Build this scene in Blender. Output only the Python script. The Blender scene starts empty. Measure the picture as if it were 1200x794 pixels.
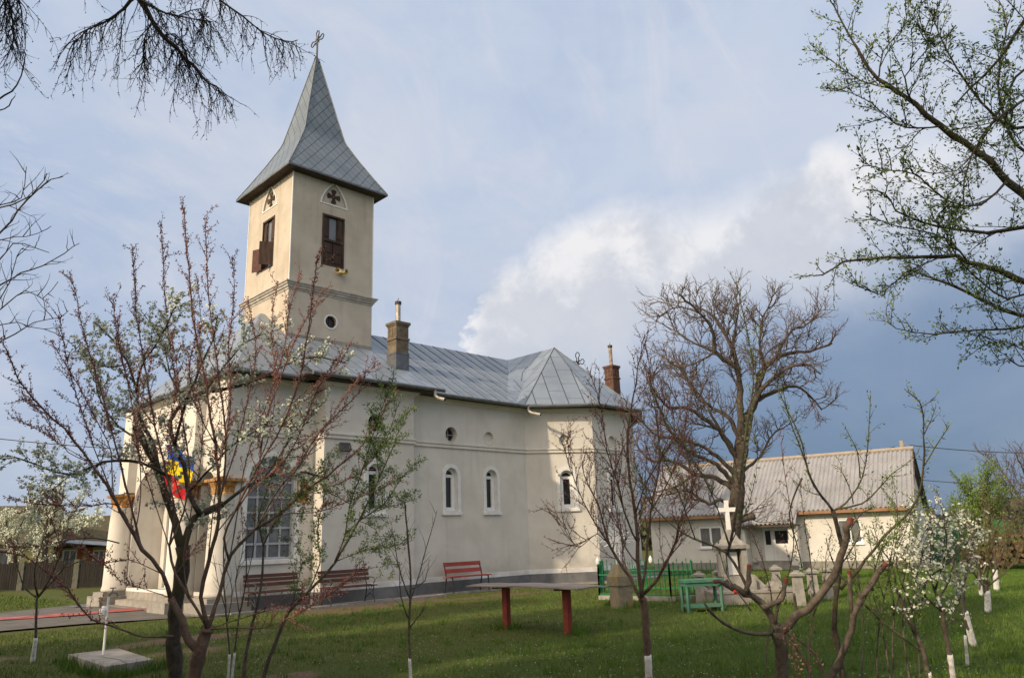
import bpy, math, random
import numpy as np
from mathutils import Vector, Matrix
from mathutils.geometry import tessellate_polygon
R_ = math.radians
random.seed(7); rng = np.random.default_rng(7)
sc = bpy.context.scene
COL = sc.collection
# ------------------------------------------------------------------ camera
CAMH = 1.65
ROT = Matrix(((0.718, -0.153, -0.679), (-0.695, -0.205, -0.689), (-0.034, 0.967, -0.253)))
cx_, cy_, cz_ = [Vector(ROT.col[i]).normalized() for i in range(3)]
cy_ = cz_.cross(cx_).normalized(); cx_ = cy_.cross(cz_).normalized()
cam_d = bpy.data.cameras.new('camera'); cam = bpy.data.objects.new('camera', cam_d); COL.objects.link(cam)
cam.matrix_world = Matrix(((cx_.x, cy_.x, cz_.x, 0), (cx_.y, cy_.y, cz_.y, 0), (cx_.z, cy_.z, cz_.z, CAMH), (0, 0, 0, 1)))
cam_d.sensor_width = 36; cam_d.lens = 36 * 888 / 1200; cam_d.clip_start = 0.05; cam_d.clip_end = 3000
sc.camera = cam
sc.view_settings.view_transform = 'Standard'; sc.view_settings.look = 'None'
sc.view_settings.exposure = 0.15; sc.view_settings.gamma = 1
sc.view_settings.use_curve_mapping = False
# ------------------------------------------------------------------ sun
SUN_EL = 28.0; SUN_TRAVEL_AZ = -1.0           # light travels towards +X, a little to -Y
el, az = R_(SUN_EL), R_(SUN_TRAVEL_AZ)
sd = Vector((math.cos(el) * math.cos(az), math.cos(el) * math.sin(az), -math.sin(el)))
sl = bpy.data.lights.new('sun', 'SUN'); sl.energy = 3.6; sl.angle = R_(1.2); sl.color = (1.0, 0.80, 0.56)
so = bpy.data.objects.new('sun', sl); COL.objects.link(so)
so.rotation_euler = sd.to_track_quat('-Z', 'Y').to_euler(); so.location = (-30, 5, 30)
# ------------------------------------------------------------------ world
w = bpy.data.worlds.new('World'); sc.world = w; w.use_nodes = True
nt = w.node_tree; nt.nodes.clear()
def nn(nt, t, **k):
    n = nt.nodes.new(t)
    for a, b in k.items(): setattr(n, a, b)
    return n
def mth(nt, op, a, b=None, c=None, clamp=False):
    n = nt.nodes.new('ShaderNodeMath'); n.operation = op; n.use_clamp = clamp
    for i, v in enumerate((a, b, c)):
        if v is None: continue
        if isinstance(v, (int, float)): n.inputs[i].default_value = v
        else: nt.links.new(v, n.inputs[i])
    return n.outputs[0]
def mixc(nt, f, a, b, mode='MIX'):
    n = nt.nodes.new('ShaderNodeMix'); n.data_type = 'RGBA'; n.blend_type = mode
    for s, v in ((n.inputs[0], f), (n.inputs[6], a), (n.inputs[7], b)):
        if isinstance(v, (int, float)): s.default_value = v
        elif isinstance(v, tuple): s.default_value = v if len(v) == 4 else (*v, 1)
        else: nt.links.new(v, s)
    return n.outputs[2]
def sstep(nt, x, lo, hi):
    n = nt.nodes.new('ShaderNodeMapRange'); n.interpolation_type = 'SMOOTHSTEP'
    nt.links.new(x, n.inputs[0]); n.inputs[1].default_value = lo; n.inputs[2].default_value = hi
    return n.outputs[0]
def fcurve(nt, x, pts, lo, hi):            # piecewise curve: input range 0..1, output lo..hi
    n = nt.nodes.new('ShaderNodeFloatCurve'); c = n.mapping.curves[0]
    while len(c.points) > 2: c.points.remove(c.points[0])
    for i, (a, b) in enumerate(pts):
        v = (b - lo) / (hi - lo)
        if i < 2: c.points[i].location = (a, v)
        else: c.points.new(a, v)
    n.mapping.update(); nt.links.new(x, n.inputs[1])
    return mth(nt, 'MULTIPLY_ADD', n.outputs[0], hi - lo, lo)
def s2l(r, g, b):
    f = lambda v: (v / 255 / 12.92) if v / 255 <= 0.04045 else ((v / 255 + 0.055) / 1.055) ** 2.4
    return (f(r), f(g), f(b), 1)
tc = nn(nt, 'ShaderNodeTexCoord'); sep = nn(nt, 'ShaderNodeSeparateXYZ'); nt.links.new(tc.outputs['Generated'], sep.inputs[0])
DX, DY, DZ = sep.outputs
azd = mth(nt, 'MULTIPLY', mth(nt, 'ARCTAN2', DY, DX), 57.2958)
eld = mth(nt, 'MULTIPLY', mth(nt, 'ARCSINE', DZ), 57.2958)
def wnoise(scale, detail=6, rough=.55, dist=0.0, vec=None):
    n = nn(nt, 'ShaderNodeTexNoise'); n.inputs['Scale'].default_value = scale; n.inputs['Detail'].default_value = detail
    n.inputs['Roughness'].default_value = rough; n.inputs['Distortion'].default_value = dist
    nt.links.new(vec or tc.outputs['Generated'], n.inputs[0]); return n.outputs[0]
mp = nn(nt, 'ShaderNodeMapping'); mp.inputs['Scale'].default_value = (1, 1, 2.2); nt.links.new(tc.outputs['Generated'], mp.inputs[0])
STV = mp.outputs[0]
nA = mth(nt, 'SUBTRACT', wnoise(7, 9, .6, .3), .5)
nB = mth(nt, 'SUBTRACT', wnoise(3.2, 5, .55, .4, STV), .5)
nC = mth(nt, 'SUBTRACT', wnoise(16, 7, .6, .2), .5)
azn = mth(nt, 'MULTIPLY', azd, 1 / 60.0)       # 0..60 deg in view -> 0..1 (right edge 8, left tip 49)
azw = mth(nt, 'ADD', azd, mth(nt, 'MULTIPLY', nA, 9))
azwn = mth(nt, 'MULTIPLY', azw, 1 / 60.0)
top = fcurve(nt, azwn, [(0, 24.5), (.1, 25.8), (.27, 26.6), (.35, 26.6), (.39, 25.2), (.455, 25.0), (.52, 24.6), (.61, 25.0), (.68, 23.6), (.75, 21.2), (.79, 20.2), (.81, 18.0), (.825, 14.5), (.84, 8), (1, 6)], 0, 40)
bot = fcurve(nt, azn, [(0, 20.5), (.15, 19.3), (.27, 18.6), (.375, 16.8), (.48, 15.2), (.58, 13.6), (.65, 12.4), (.74, 12.0), (.80, 12.4), (1, 13)], 0, 40)
eln = mth(nt, 'ADD', eld, mth(nt, 'MULTIPLY', nC, 2.4))
# sharp at the left crown, veiled towards the right
soft = fcurve(nt, azn, [(0, 7), (.3, 3.5), (.36, 1.4), (.40, 2.2), (.50, 3.6), (.60, 2.2), (.70, 2.0), (1, 1.8)], 0, 10)
mask_top = mth(nt, 'DIVIDE', mth(nt, 'SUBTRACT', top, eln), soft, clamp=True)
mask_bot = sstep(nt, mth(nt, 'SUBTRACT', mth(nt, 'ADD', eld, mth(nt, 'MULTIPLY', nA, 12)), bot), -3.6, 3.6)
cloud = mth(nt, 'MULTIPLY', mask_top, mask_bot)
cloud = mth(nt, 'MULTIPLY', cloud, fcurve(nt, azn, [(0, .4), (.15, .65), (.25, .92), (.34, .98), (.45, .92), (.6, 1), (1, 1)], 0, 1))
# base veil: pale high cloud, slate rain cloud low on the right, paler at the left horizon
cTop = s2l(190, 203, 224); cLeft = s2l(174, 189, 214); cMid = s2l(186, 198, 216); cHor = s2l(176, 188, 205)
base = mixc(nt, sstep(nt, eld, 10, 36), cLeft, cTop)
base = mixc(nt, mth(nt, 'MULTIPLY', sstep(nt, azd, 75, 35), sstep(nt, eld, 12, 30)), base, s2l(197, 208, 226))
base = mixc(nt, mth(nt, 'MULTIPLY', sstep(nt, eld, 12, 0), .7), base, cHor)
streak = sstep(nt, nB, -.08, .22)
base = mixc(nt, mth(nt, 'MULTIPLY', sstep(nt, mth(nt, 'ADD', mth(nt, 'MULTIPLY', nB, .8), mth(nt, 'MULTIPLY', nA, .6)), .02, -.22), .55), base, s2l(176, 192, 219))
base = mixc(nt, mth(nt, 'MULTIPLY', streak, .70), base, s2l(212, 216, 226))
mp2 = nn(nt, 'ShaderNodeMapping'); mp2.inputs['Rotation'].default_value = (.5, .35, .6); mp2.inputs['Scale'].default_value = (1, 3.2, 1.2); nt.links.new(tc.outputs['Generated'], mp2.inputs[0])
nD = mth(nt, 'SUBTRACT', wnoise(3.5, 9, .66, .9, mp2.outputs[0]), .5)
base = mixc(nt, mth(nt, 'MULTIPLY', sstep(nt, nD, .0, .20), .45), base, s2l(219, 221, 228))
dk = mth(nt, 'MULTIPLY', sstep(nt, azd, 56, 30), sstep(nt, mth(nt, 'SUBTRACT', mth(nt, 'ADD', eld, mth(nt, 'MULTIPLY', nA, 6)), bot), 4.0, -7.0))
dk = mth(nt, 'MULTIPLY', dk, sstep(nt, azd, -60, -10))
slate = mixc(nt, sstep(nt, eld, 13, 0), s2l(122, 143, 172), s2l(92, 118, 150))
slate = mixc(nt, mth(nt, 'MULTIPLY', sstep(nt, nB, -.1, .2), .22), slate, s2l(160, 172, 192))
base = mixc(nt, mth(nt, 'MULTIPLY', dk, .93), base, slate)
cl_lit = mixc(nt, sstep(nt, mth(nt, 'ADD', mth(nt, 'SUBTRACT', top, eld), mth(nt, 'MULTIPLY', mth(nt, 'ADD', nA, mth(nt, 'MULTIPLY', nC, .5)), 30)), .8, 8.0), s2l(240, 239, 240), s2l(204, 208, 217))
cl_lit = mixc(nt, mth(nt, 'MULTIPLY', sstep(nt, nC, -.04, .16), .30), cl_lit, s2l(222, 222, 226))
skyc = mixc(nt, cloud, base, cl_lit)
# added unseen glow around the low sun, behind the camera, brightens shaded walls
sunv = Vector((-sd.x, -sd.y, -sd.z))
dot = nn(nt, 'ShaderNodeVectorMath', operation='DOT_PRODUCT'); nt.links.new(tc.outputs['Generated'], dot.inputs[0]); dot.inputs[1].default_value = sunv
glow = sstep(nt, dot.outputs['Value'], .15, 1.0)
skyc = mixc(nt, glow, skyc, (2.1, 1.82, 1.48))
skyc = mixc(nt, sstep(nt, DZ, .0, -.12), skyc, (.10, .11, .09))
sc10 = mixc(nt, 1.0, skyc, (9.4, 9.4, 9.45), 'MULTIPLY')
sky = nn(nt, 'ShaderNodeTexSky'); sky.sky_type = 'NISHITA'; sky.sun_disc = False
sky.sun_elevation = el; sky.sun_rotation = math.atan2(sunv.x, sunv.y)
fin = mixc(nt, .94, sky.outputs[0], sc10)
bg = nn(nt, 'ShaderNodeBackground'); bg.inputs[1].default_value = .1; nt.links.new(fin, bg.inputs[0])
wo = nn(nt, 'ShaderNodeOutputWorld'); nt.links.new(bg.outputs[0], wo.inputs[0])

# ------------------------------------------------------------------ materials
def mat(name, c1, c2=None, scale=3.0, rough=.85, metal=0.0, bump=0.0, bscale=None, detail=5, spec=.3, coord='Object', stretch=(1, 1, 1),
        c3=None, s3=.6, lo=.35, hi=.65, f3=.5, emit=None, transl=0.0):
    m = bpy.data.materials.new(name); m.use_nodes = True; t = m.node_tree
    b = t.nodes['Principled BSDF']; b.inputs['Roughness'].default_value = rough; b.inputs['Metallic'].default_value = metal
    b.inputs['Specular IOR Level'].default_value = spec
    if c2 is None and bump == 0 and c3 is None: b.inputs['Base Color'].default_value = (*c1, 1); return m
    tcn = nn(t, 'ShaderNodeTexCoord'); mpn = nn(t, 'ShaderNodeMapping'); mpn.inputs['Scale'].default_value = stretch
    t.links.new(tcn.outputs[coord], mpn.inputs[0])
    def noise(s, d=detail):
        n = nn(t, 'ShaderNodeTexNoise'); n.inputs['Scale'].default_value = s; n.inputs['Detail'].default_value = d; n.inputs['Roughness'].default_value = .6
        t.links.new(mpn.outputs[0], n.inputs[0]); return n.outputs[0]
    col = mixc(t, sstep(t, noise(scale), lo, hi), c1, c2 or c1)
    if c3: col = mixc(t, mth(t, 'MULTIPLY', sstep(t, noise(s3, 6), .48, .68), f3), col, c3)
    t.links.new(col, b.inputs['Base Color'])
    if bump:
        bn = nn(t, 'ShaderNodeBump'); bn.inputs['Strength'].default_value = bump; bn.inputs['Distance'].default_value = .02
        t.links.new(noise(bscale or scale * 6), bn.inputs['Height']); t.links.new(bn.outputs[0], b.inputs['Normal'])
    return m
def plaster(name, base, dark, damp):
    m = mat(name, base, dark, 1.3, .92, bump=.35, bscale=45, c3=damp, s3=.45, f3=.35)
    t = m.node_tree; b = t.nodes['Principled BSDF']
    # rain streaks and damp low on the wall (stains that belong to the plaster)
    tcn = nn(t, 'ShaderNodeTexCoord'); mpn = nn(t, 'ShaderNodeMapping'); mpn.inputs['Scale'].default_value = (2.2, 2.2, .22); t.links.new(tcn.outputs['Object'], mpn.inputs[0])
    n = nn(t, 'ShaderNodeTexNoise'); n.inputs['Scale'].default_value = 1.6; n.inputs['Detail'].default_value = 6; t.links.new(mpn.outputs[0], n.inputs[0])
    src = b.inputs['Base Color'].links[0].from_socket
    col = mixc(t, mth(t, 'MULTIPLY', sstep(t, n.outputs[0], .52, .75), .38), src, damp)
    sz = nn(t, 'ShaderNodeSeparateXYZ'); t.links.new(tcn.outputs['Object'], sz.inputs[0]); n2 = nn(t, 'ShaderNodeTexNoise'); n2.inputs['Scale'].default_value = 2.3; n2.inputs['Detail'].default_value = 8; t.links.new(tcn.outputs['Object'], n2.inputs[0])
    splash = sstep(t, mth(t, 'ADD', sz.outputs[2], mth(t, 'MULTIPLY', n2.outputs[0], -1.1)), .55, -.15)      # splashed dirt above the plinth
    col = mixc(t, mth(t, 'MULTIPLY', splash, .45), col, tuple(v * .8 for v in damp))
    n3 = nn(t, 'ShaderNodeTexNoise'); n3.inputs['Scale'].default_value = .9; n3.inputs['Detail'].default_value = 3; n3.inputs['Distortion'].default_value = 1.2; t.links.new(tcn.outputs['Object'], n3.inputs[0])
    patch = sstep(t, n3.outputs[0], .60, .615); col = mixc(t, mth(t, 'MULTIPLY', patch, .10), col, tuple(min(1, v * 1.12) for v in base))      # old repairs
    t.links.new(col, b.inputs['Base Color']); return m
MT = {}
MT['plaster'] = plaster('church_plaster', (.645, .62, .575), (.585, .56, .515), (.45, .415, .36))
MT['tower_plaster'] = plaster('tower_plaster', (.51, .46, .39), (.455, .405, .335), (.31, .265, .205))
MT['white'] = mat('white_trim', (.74, .74, .73), (.66, .66, .65), 5, .7, bump=.1)
MT['pvc'] = mat('white_pvc', (.80, .81, .82), (.76, .77, .78), 8, .35)
MT['band'] = mat('whitewashed_band', (.70, .70, .71), (.55, .54, .53), 2.2, .85, bump=.25, c3=(.40, .37, .32), s3=1.6)
MT['plinth'] = mat('grey_plinth', (.115, .118, .128), (.155, .157, .165), 3, .75, bump=.4, bscale=30, c3=(.20, .195, .185), s3=1.3)
MT['concrete'] = mat('concrete', (.30, .285, .26), (.22, .205, .185), 4, .9, bump=.5, bscale=28, c3=(.36, .30, .22), s3=1.5)
MT['apron'] = mat('apron_concrete', (.20, .19, .175), (.14, .13, .12), 3, .9, bump=.4, bscale=20)
MT['glass'] = mat('dark_glass', (.012, .013, .015), None, rough=.08, spec=.35)
MT['grey_pvc'] = mat('greyed_window_paint', (.42, .43, .45), (.34, .35, .37), 6, .6)
MT['bark_old'] = mat('old_brown_bark', (.12, .096, .076), (.065, .053, .044), 9, .95, bump=1.0, bscale=40, c3=(.13, .11, .085), s3=4)
MT['twig_brown'] = mat('brown_twigs', (.15, .112, .092), (.10, .074, .062), 20, .9)
MT['curtain_glass'] = mat('curtained_glass', (.09, .095, .10), (.20, .20, .20), 9, .15, spec=.6, stretch=(1, 6, .3))
MT['blueglass'] = mat('pale_glass', (.10, .108, .12), (.17, .18, .20), 1.6, .15, spec=.4)
MT['wood_dark'] = mat('old_brown_wood', (.060, .032, .022), (.028, .017, .013), 9, .7, bump=.6, bscale=30, stretch=(1, 1, .15), c3=(.12, .075, .05), s3=4)
MT['shutter_red'] = mat('red_brown_shutter', (.085, .028, .018), (.05, .018, .013), 8, .65, bump=.3)
MT['soffit'] = mat('brown_soffit', (.085, .060, .042), (.055, .04, .03), 5, .8, bump=.3, stretch=(1, 1, .3))
MT['iron'] = mat('black_iron', (.018, .018, .018), (.03, .025, .022), 30, .5, spec=.5)
MT['gutter'] = mat('grey_gutter', (.17, .18, .19), (.11, .115, .12), 4, .45, metal=.5)
MT['pipe'] = mat('galvanised_pipe', (.42, .41, .38), (.28, .25, .21), 6, .45, metal=.4)
MT['pipe_rust'] = mat('rusty_steel_pipe', (.36, .30, .23), (.20, .14, .09), 7, .6, metal=.2)
MT['stucco_chim'] = mat('chimney_stucco', (.17, .135, .095), (.11, .09, .065), 5, .95, bump=.6, c3=(.24, .21, .17), s3=3)
MT['gold'] = mat('gilded_paint', (.50, .26, .07), (.22, .10, .03), 9, .5, metal=.3, c3=(.60, .42, .22), s3=14)
MT['bench_red'] = mat('red_painted_planks', (.30, .05, .042), (.21, .038, .032), 6, .6, bump=.3, stretch=(.3, 1, 1))
MT['bench_brown'] = mat('brown_painted_planks', (.10, .038, .026), (.06, .025, .018), 6, .6, bump=.3, stretch=(.3, 1, 1))
MT['post_red'] = mat('rust_red_paint', (.26, .045, .028), (.18, .035, .022), 5, .7, bump=.4, bscale=25)
MT['grey_board'] = mat('weathered_board', (.24, .21, .18), (.15, .13, .115), 5, .85, bump=.5, stretch=(1, .15, 1), c3=(.32, .30, .27), s3=3)
MT['green_iron'] = mat('green_painted_iron', (.018, .18, .065), (.014, .12, .045), 12, .5)
MT['green_wood'] = mat('green_painted_wood', (.06, .19, .125), (.05, .14, .095), 6, .7, bump=.3, c3=(.16, .20, .16), s3=5)
MT['white_iron'] = mat('white_painted_iron', (.75, .76, .77), (.62, .62, .62), 9, .5)
MT['stone_mossy'] = mat('mossy_gravestone', (.26, .22, .15), (.19, .165, .12), 6, .95, bump=.7, bscale=30, c3=(.30, .22, .06), s3=2.4, f3=.75)
MT['stone_side'] = mat('grey_stone', (.33, .315, .285), (.24, .23, .21), 5, .9, bump=.5, bscale=28, c3=(.16, .15, .13), s3=2.6)
MT['fence_wood'] = mat('weathered_fence', (.015, .013, .012), (.028, .025, .022), 4, .9, bump=.5, stretch=(3, 3, .3))  # old boards, colour darkened further to carry the shade on the fence
MT['fence_post'] = mat('old_concrete_post', (.13, .125, .10), (.09, .09, .07), 5, .95, bump=.5)
MT['asphalt'] = mat('worn_asphalt', (.085, .080, .076), (.12, .112, .104), 2.2, .85, bump=.4, bscale=60, c3=(.15, .135, .115), s3=.9)
MT['carpet'] = mat('wet_red_carpet', (.36, .085, .075), (.24, .06, .055), 3, .8, bump=.4, c3=(.42, .22, .20), s3=2)
MT['wet'] = mat('wet_concrete', (.12, .12, .12), (.17, .17, .17), 2, .18, spec=.6)
MT['yellow_wall'] = mat('yellow_plaster', (.42, .36, .14), (.36, .31, .12), 2, .9, bump=.2)
MT['orange'] = mat('orange_pilaster', (.36, .12, .035), (.28, .09, .03), 4, .85)
MT['olive_tile'] = mat('olive_roof', (.10, .085, .045), (.07, .06, .035), 5, .85, bump=.4)
MT['grey_sheet'] = mat('grey_sheet', (.30, .32, .34), (.22, .23, .25), 2, .5)
MT['cream_wall'] = mat('cream_house_plaster', (.64, .63, .60), (.58, .57, .545), 1.2, .92, bump=.25, bscale=35, c3=(.45, .41, .34), s3=.8, f3=.3)
MT['sock'] = mat('grey_sockel', (.27, .26, .235), (.20, .19, .17), 3, .9, bump=.4)
MT['eternit'] = mat('asbestos_sheet', (.30, .30, .315), (.25, .25, .262), .9, .85, bump=.2, bscale=25, c3=(.19, .19, .195), s3=.5, f3=.5)
MT['fascia'] = mat('orange_wood_fascia', (.30, .16, .09), (.22, .12, .07), 4, .7, stretch=(1, .3, 1))
MT['ridge'] = mat('tan_ridge_cap', (.34, .29, .235), (.28, .24, .20), 4, .9)
MT['brick'] = mat('red_brown_chimney', (.125, .062, .044), (.08, .045, .034), 9, .95, bump=.7, c3=(.18, .13, .10), s3=6)
MT['pole'] = mat('concrete_pole', (.30, .27, .23), (.22, .20, .17), 5, .9)
MT['log'] = mat('cut_logs', (.07, .042, .026), (.035, .022, .016), 7, .9, bump=.5)
MT['logend'] = mat('log_ends', (.17, .10, .06), (.08, .05, .03), 9, .9)
MT['tarp'] = mat('green_tarpaulin', (.022, .11, .035), (.015, .075, .025), 3, .6, bump=.5)
MT['blue'] = mat('flag_blue', (.01, .05, .32)); MT['yellow'] = mat('flag_yellow', (.72, .55, .01)); MT['red'] = mat('flag_red', (.50, .012, .02))
MT['brass'] = mat('tan_loudspeaker', (.46, .36, .17), (.38, .28, .12), 8, .45, metal=.3)
MT['white_tap'] = mat('white_tap_cover', (.80, .80, .80), (.7, .7, .7), 8, .5)
MT['wash'] = mat('whitewash', (.78, .78, .79), (.62, .61, .60), 14, .9, bump=.5, c3=(.35, .30, .25), s3=18, f3=.6)
MT['lantern_red'] = mat('red_lantern', (.55, .03, .015), None, rough=.25, spec=.6)
MT['bark_red'] = mat('reddish_bark', (.19, .125, .098), (.11, .072, .056), 18, .85, bump=.8, bscale=60, c3=(0.300, 0.225, 0.180), s3=9)
MT['bark_dark'] = mat('dark_bark', (.105, .090, .072), (.055, .047, .038), 12, .95, bump=1.0, bscale=50, c3=(.13, .11, .045), s3=3, f3=.75)
MT['bark_grey'] = mat('grey_bark', (.11, .098, .088), (.065, .057, .051), 14, .95, bump=1.0, bscale=50, c3=(.17, .155, .14), s3=7)
MT['bark_brown'] = mat('brown_bark', (.135, .108, .086), (.075, .060, .049), 16, .9, bump=.8, bscale=50, c3=(.20, .175, .145), s3=7)
MT['twig_red'] = mat('red_twigs', (.20, .092, .072), (.13, .062, .050), 20, .8)
MT['twig_dark'] = mat('dark_twigs', (.038, .030, .026), (.025, .020, .018), 20, .9)
MT['twig_grey'] = mat('grey_twigs', (0.138, 0.110, 0.101), (0.090, 0.070, 0.062), 20, .9)
MT['twig_tan'] = mat('tan_twigs', (.17, .12, .07), (.12, .085, .05), 20, .9)
MT['bud_pink'] = mat('pink_buds', (.36, .16, .13), (.25, .10, .08), 30, .7, c3=(.55, .32, .30), s3=25)
MT['bud_green'] = mat('green_buds', (.17, .24, .055), (.11, .17, .035), 25, .6, c3=(.20, .25, .07), s3=12)
MT['leaf_green'] = mat('young_leaves', (.13, .21, .035), (.085, .15, .025), 16, .6, c3=(.20, .27, .06), s3=8)
MT['blossom'] = mat('white_blossom', (.74, .76, .66), (.55, .60, .44), 22, .7, c3=(.30, .36, .15), s3=12, f3=.4)
MT['blossom_white'] = mat('bright_white_blossom', (.76, .77, .70), (.52, .57, .42), 22, .7, c3=(.16, .24, .07), s3=9, f3=.85)
MT['cutend'] = mat('red_sealed_cut', (.22, .055, .035), (.15, .045, .03), 20, .8)
MT['needle'] = mat('dark_needles', (.035, .06, .025), (.022, .04, .018), 12, .8)

# metal roof with standing seams (UV: u along the eave, v up the slope, metres)
def roofmat(name, c1, c2, kind):
    m = bpy.data.materials.new(name); m.use_nodes = True; t = m.node_tree; b = t.nodes['Principled BSDF']
    b.inputs['Roughness'].default_value = .42; b.inputs['Metallic'].default_value = .2; b.inputs['Specular IOR Level'].default_value = .4
    tcn = nn(t, 'ShaderNodeTexCoord'); n = nn(t, 'ShaderNodeTexNoise'); n.inputs['Scale'].default_value = 1.1; n.inputs['Detail'].default_value = 7
    t.links.new(tcn.outputs['Object'], n.inputs[0])
    col = mixc(t, sstep(t, n.outputs[0], .38, .64), c1, c2)
    sp = nn(t, 'ShaderNodeSeparateXYZ'); t.links.new(tcn.outputs['UV'], sp.inputs[0]); U, V = sp.outputs[0], sp.outputs[1]
    if kind == 'diamond':
        a = mth(t, 'FRACT', mth(t, 'DIVIDE', mth(t, 'ADD', mth(t, 'MULTIPLY', U, 1.0), mth(t, 'MULTIPLY', V, .75)), .40))
        c = mth(t, 'FRACT', mth(t, 'DIVIDE', mth(t, 'SUBTRACT', mth(t, 'MULTIPLY', U, 1.0), mth(t, 'MULTIPLY', V, .75)), .40))
        ln = mth(t, 'MAXIMUM', mth(t, 'LESS_THAN', a, .075), mth(t, 'LESS_THAN', c, .075))
        h = mth(t, 'ADD', mth(t, 'MULTIPLY', a, .5), mth(t, 'MULTIPLY', c, .5)); pid = mth(t, 'FLOOR', mth(t, 'DIVIDE', mth(t, 'ADD', U, mth(t, 'MULTIPLY', V, .75)), .40))
        pid2 = mth(t, 'FLOOR', mth(t, 'DIVIDE', mth(t, 'SUBTRACT', U, mth(t, 'MULTIPLY', V, .75)), .40)); dist = .02
    else:
        su = mth(t, 'DIVIDE', U, .62); col_id = mth(t, 'FLOOR', su); fu = mth(t, 'FRACT', su)
        l1 = mth(t, 'LESS_THAN', fu, .065)
        vv = mth(t, 'ADD', mth(t, 'DIVIDE', V, 1.15), mth(t, 'MULTIPLY', col_id, .5)); fv = mth(t, 'FRACT', vv)
        l2 = mth(t, 'MULTIPLY', mth(t, 'LESS_THAN', fv, .03), .65)
        ln = mth(t, 'MAXIMUM', l1, l2); h = ln; pid = col_id; pid2 = mth(t, 'FLOOR', vv); dist = .03
    wn = nn(t, 'ShaderNodeTexWhiteNoise'); wn.noise_dimensions = '2D'; cb = nn(t, 'ShaderNodeCombineXYZ'); t.links.new(pid, cb.inputs[0]); t.links.new(pid2, cb.inputs[1]); t.links.new(cb.outputs[0], wn.inputs[0])
    col = mixc(t, mth(t, 'MULTIPLY', wn.outputs[0], .30), col, tuple(v * .62 for v in c1))
    col = mixc(t, mth(t, 'MULTIPLY', ln, .85), col, tuple(v * .12 for v in c1))
    t.links.new(col, b.inputs['Base Color'])
    bn = nn(t, 'ShaderNodeBump'); bn.inputs['Distance'].default_value = dist; bn.inputs['Strength'].default_value = .5
    hh = mth(t, 'ADD', h, mth(t, 'MULTIPLY', n.outputs[0], .6)); t.links.new(hh, bn.inputs['Height']); t.links.new(bn.outputs[0], b.inputs['Normal'])
    return m
MT['roof'] = roofmat('zinc_roof', (.235, .275, .325), (.19, .225, .275), 'seam')
MT['spire'] = roofmat('grey_diamond_shingles', (.165, .20, .23), (.13, .16, .19), 'diamond')

# ------------------------------------------------------------------ mesh helpers
def newobj(name, verts, faces, m, parent=None, uvs=None, smooth=False):
    me = bpy.data.meshes.new(name)
    verts = np.asarray(verts, dtype=np.float32).reshape(-1, 3)
    if parent is not None:                      # builders work in the parent's world frame unless local
        pass
    if isinstance(faces, np.ndarray):
        k = faces.shape[1]; nf = len(faces)
        me.vertices.add(len(verts)); me.vertices.foreach_set('co', verts.ravel())
        me.loops.add(nf * k); me.loops.foreach_set('vertex_index', faces.astype(np.int32).ravel())
        me.polygons.add(nf); me.polygons.foreach_set('loop_start', np.arange(0, nf * k, k, dtype=np.int32))
        me.polygons.foreach_set('loop_total', np.full(nf, k, dtype=np.int32)); me.update(calc_edges=True)
    else:
        me.from_pydata([tuple(map(float, v)) for v in verts], [], faces)
    if uvs is not None:
        l = me.uv_layers.new(name='UVMap'); l.data.foreach_set('uv', np.asarray(uvs, dtype=np.float32).ravel())
    if smooth: me.polygons.foreach_set('use_smooth', np.ones(len(me.polygons), dtype=bool))
    me.materials.append(m); me.update()
    o = bpy.data.objects.new(name, me); COL.objects.link(o)
    if parent is not None: o.parent = parent
    return o
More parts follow.
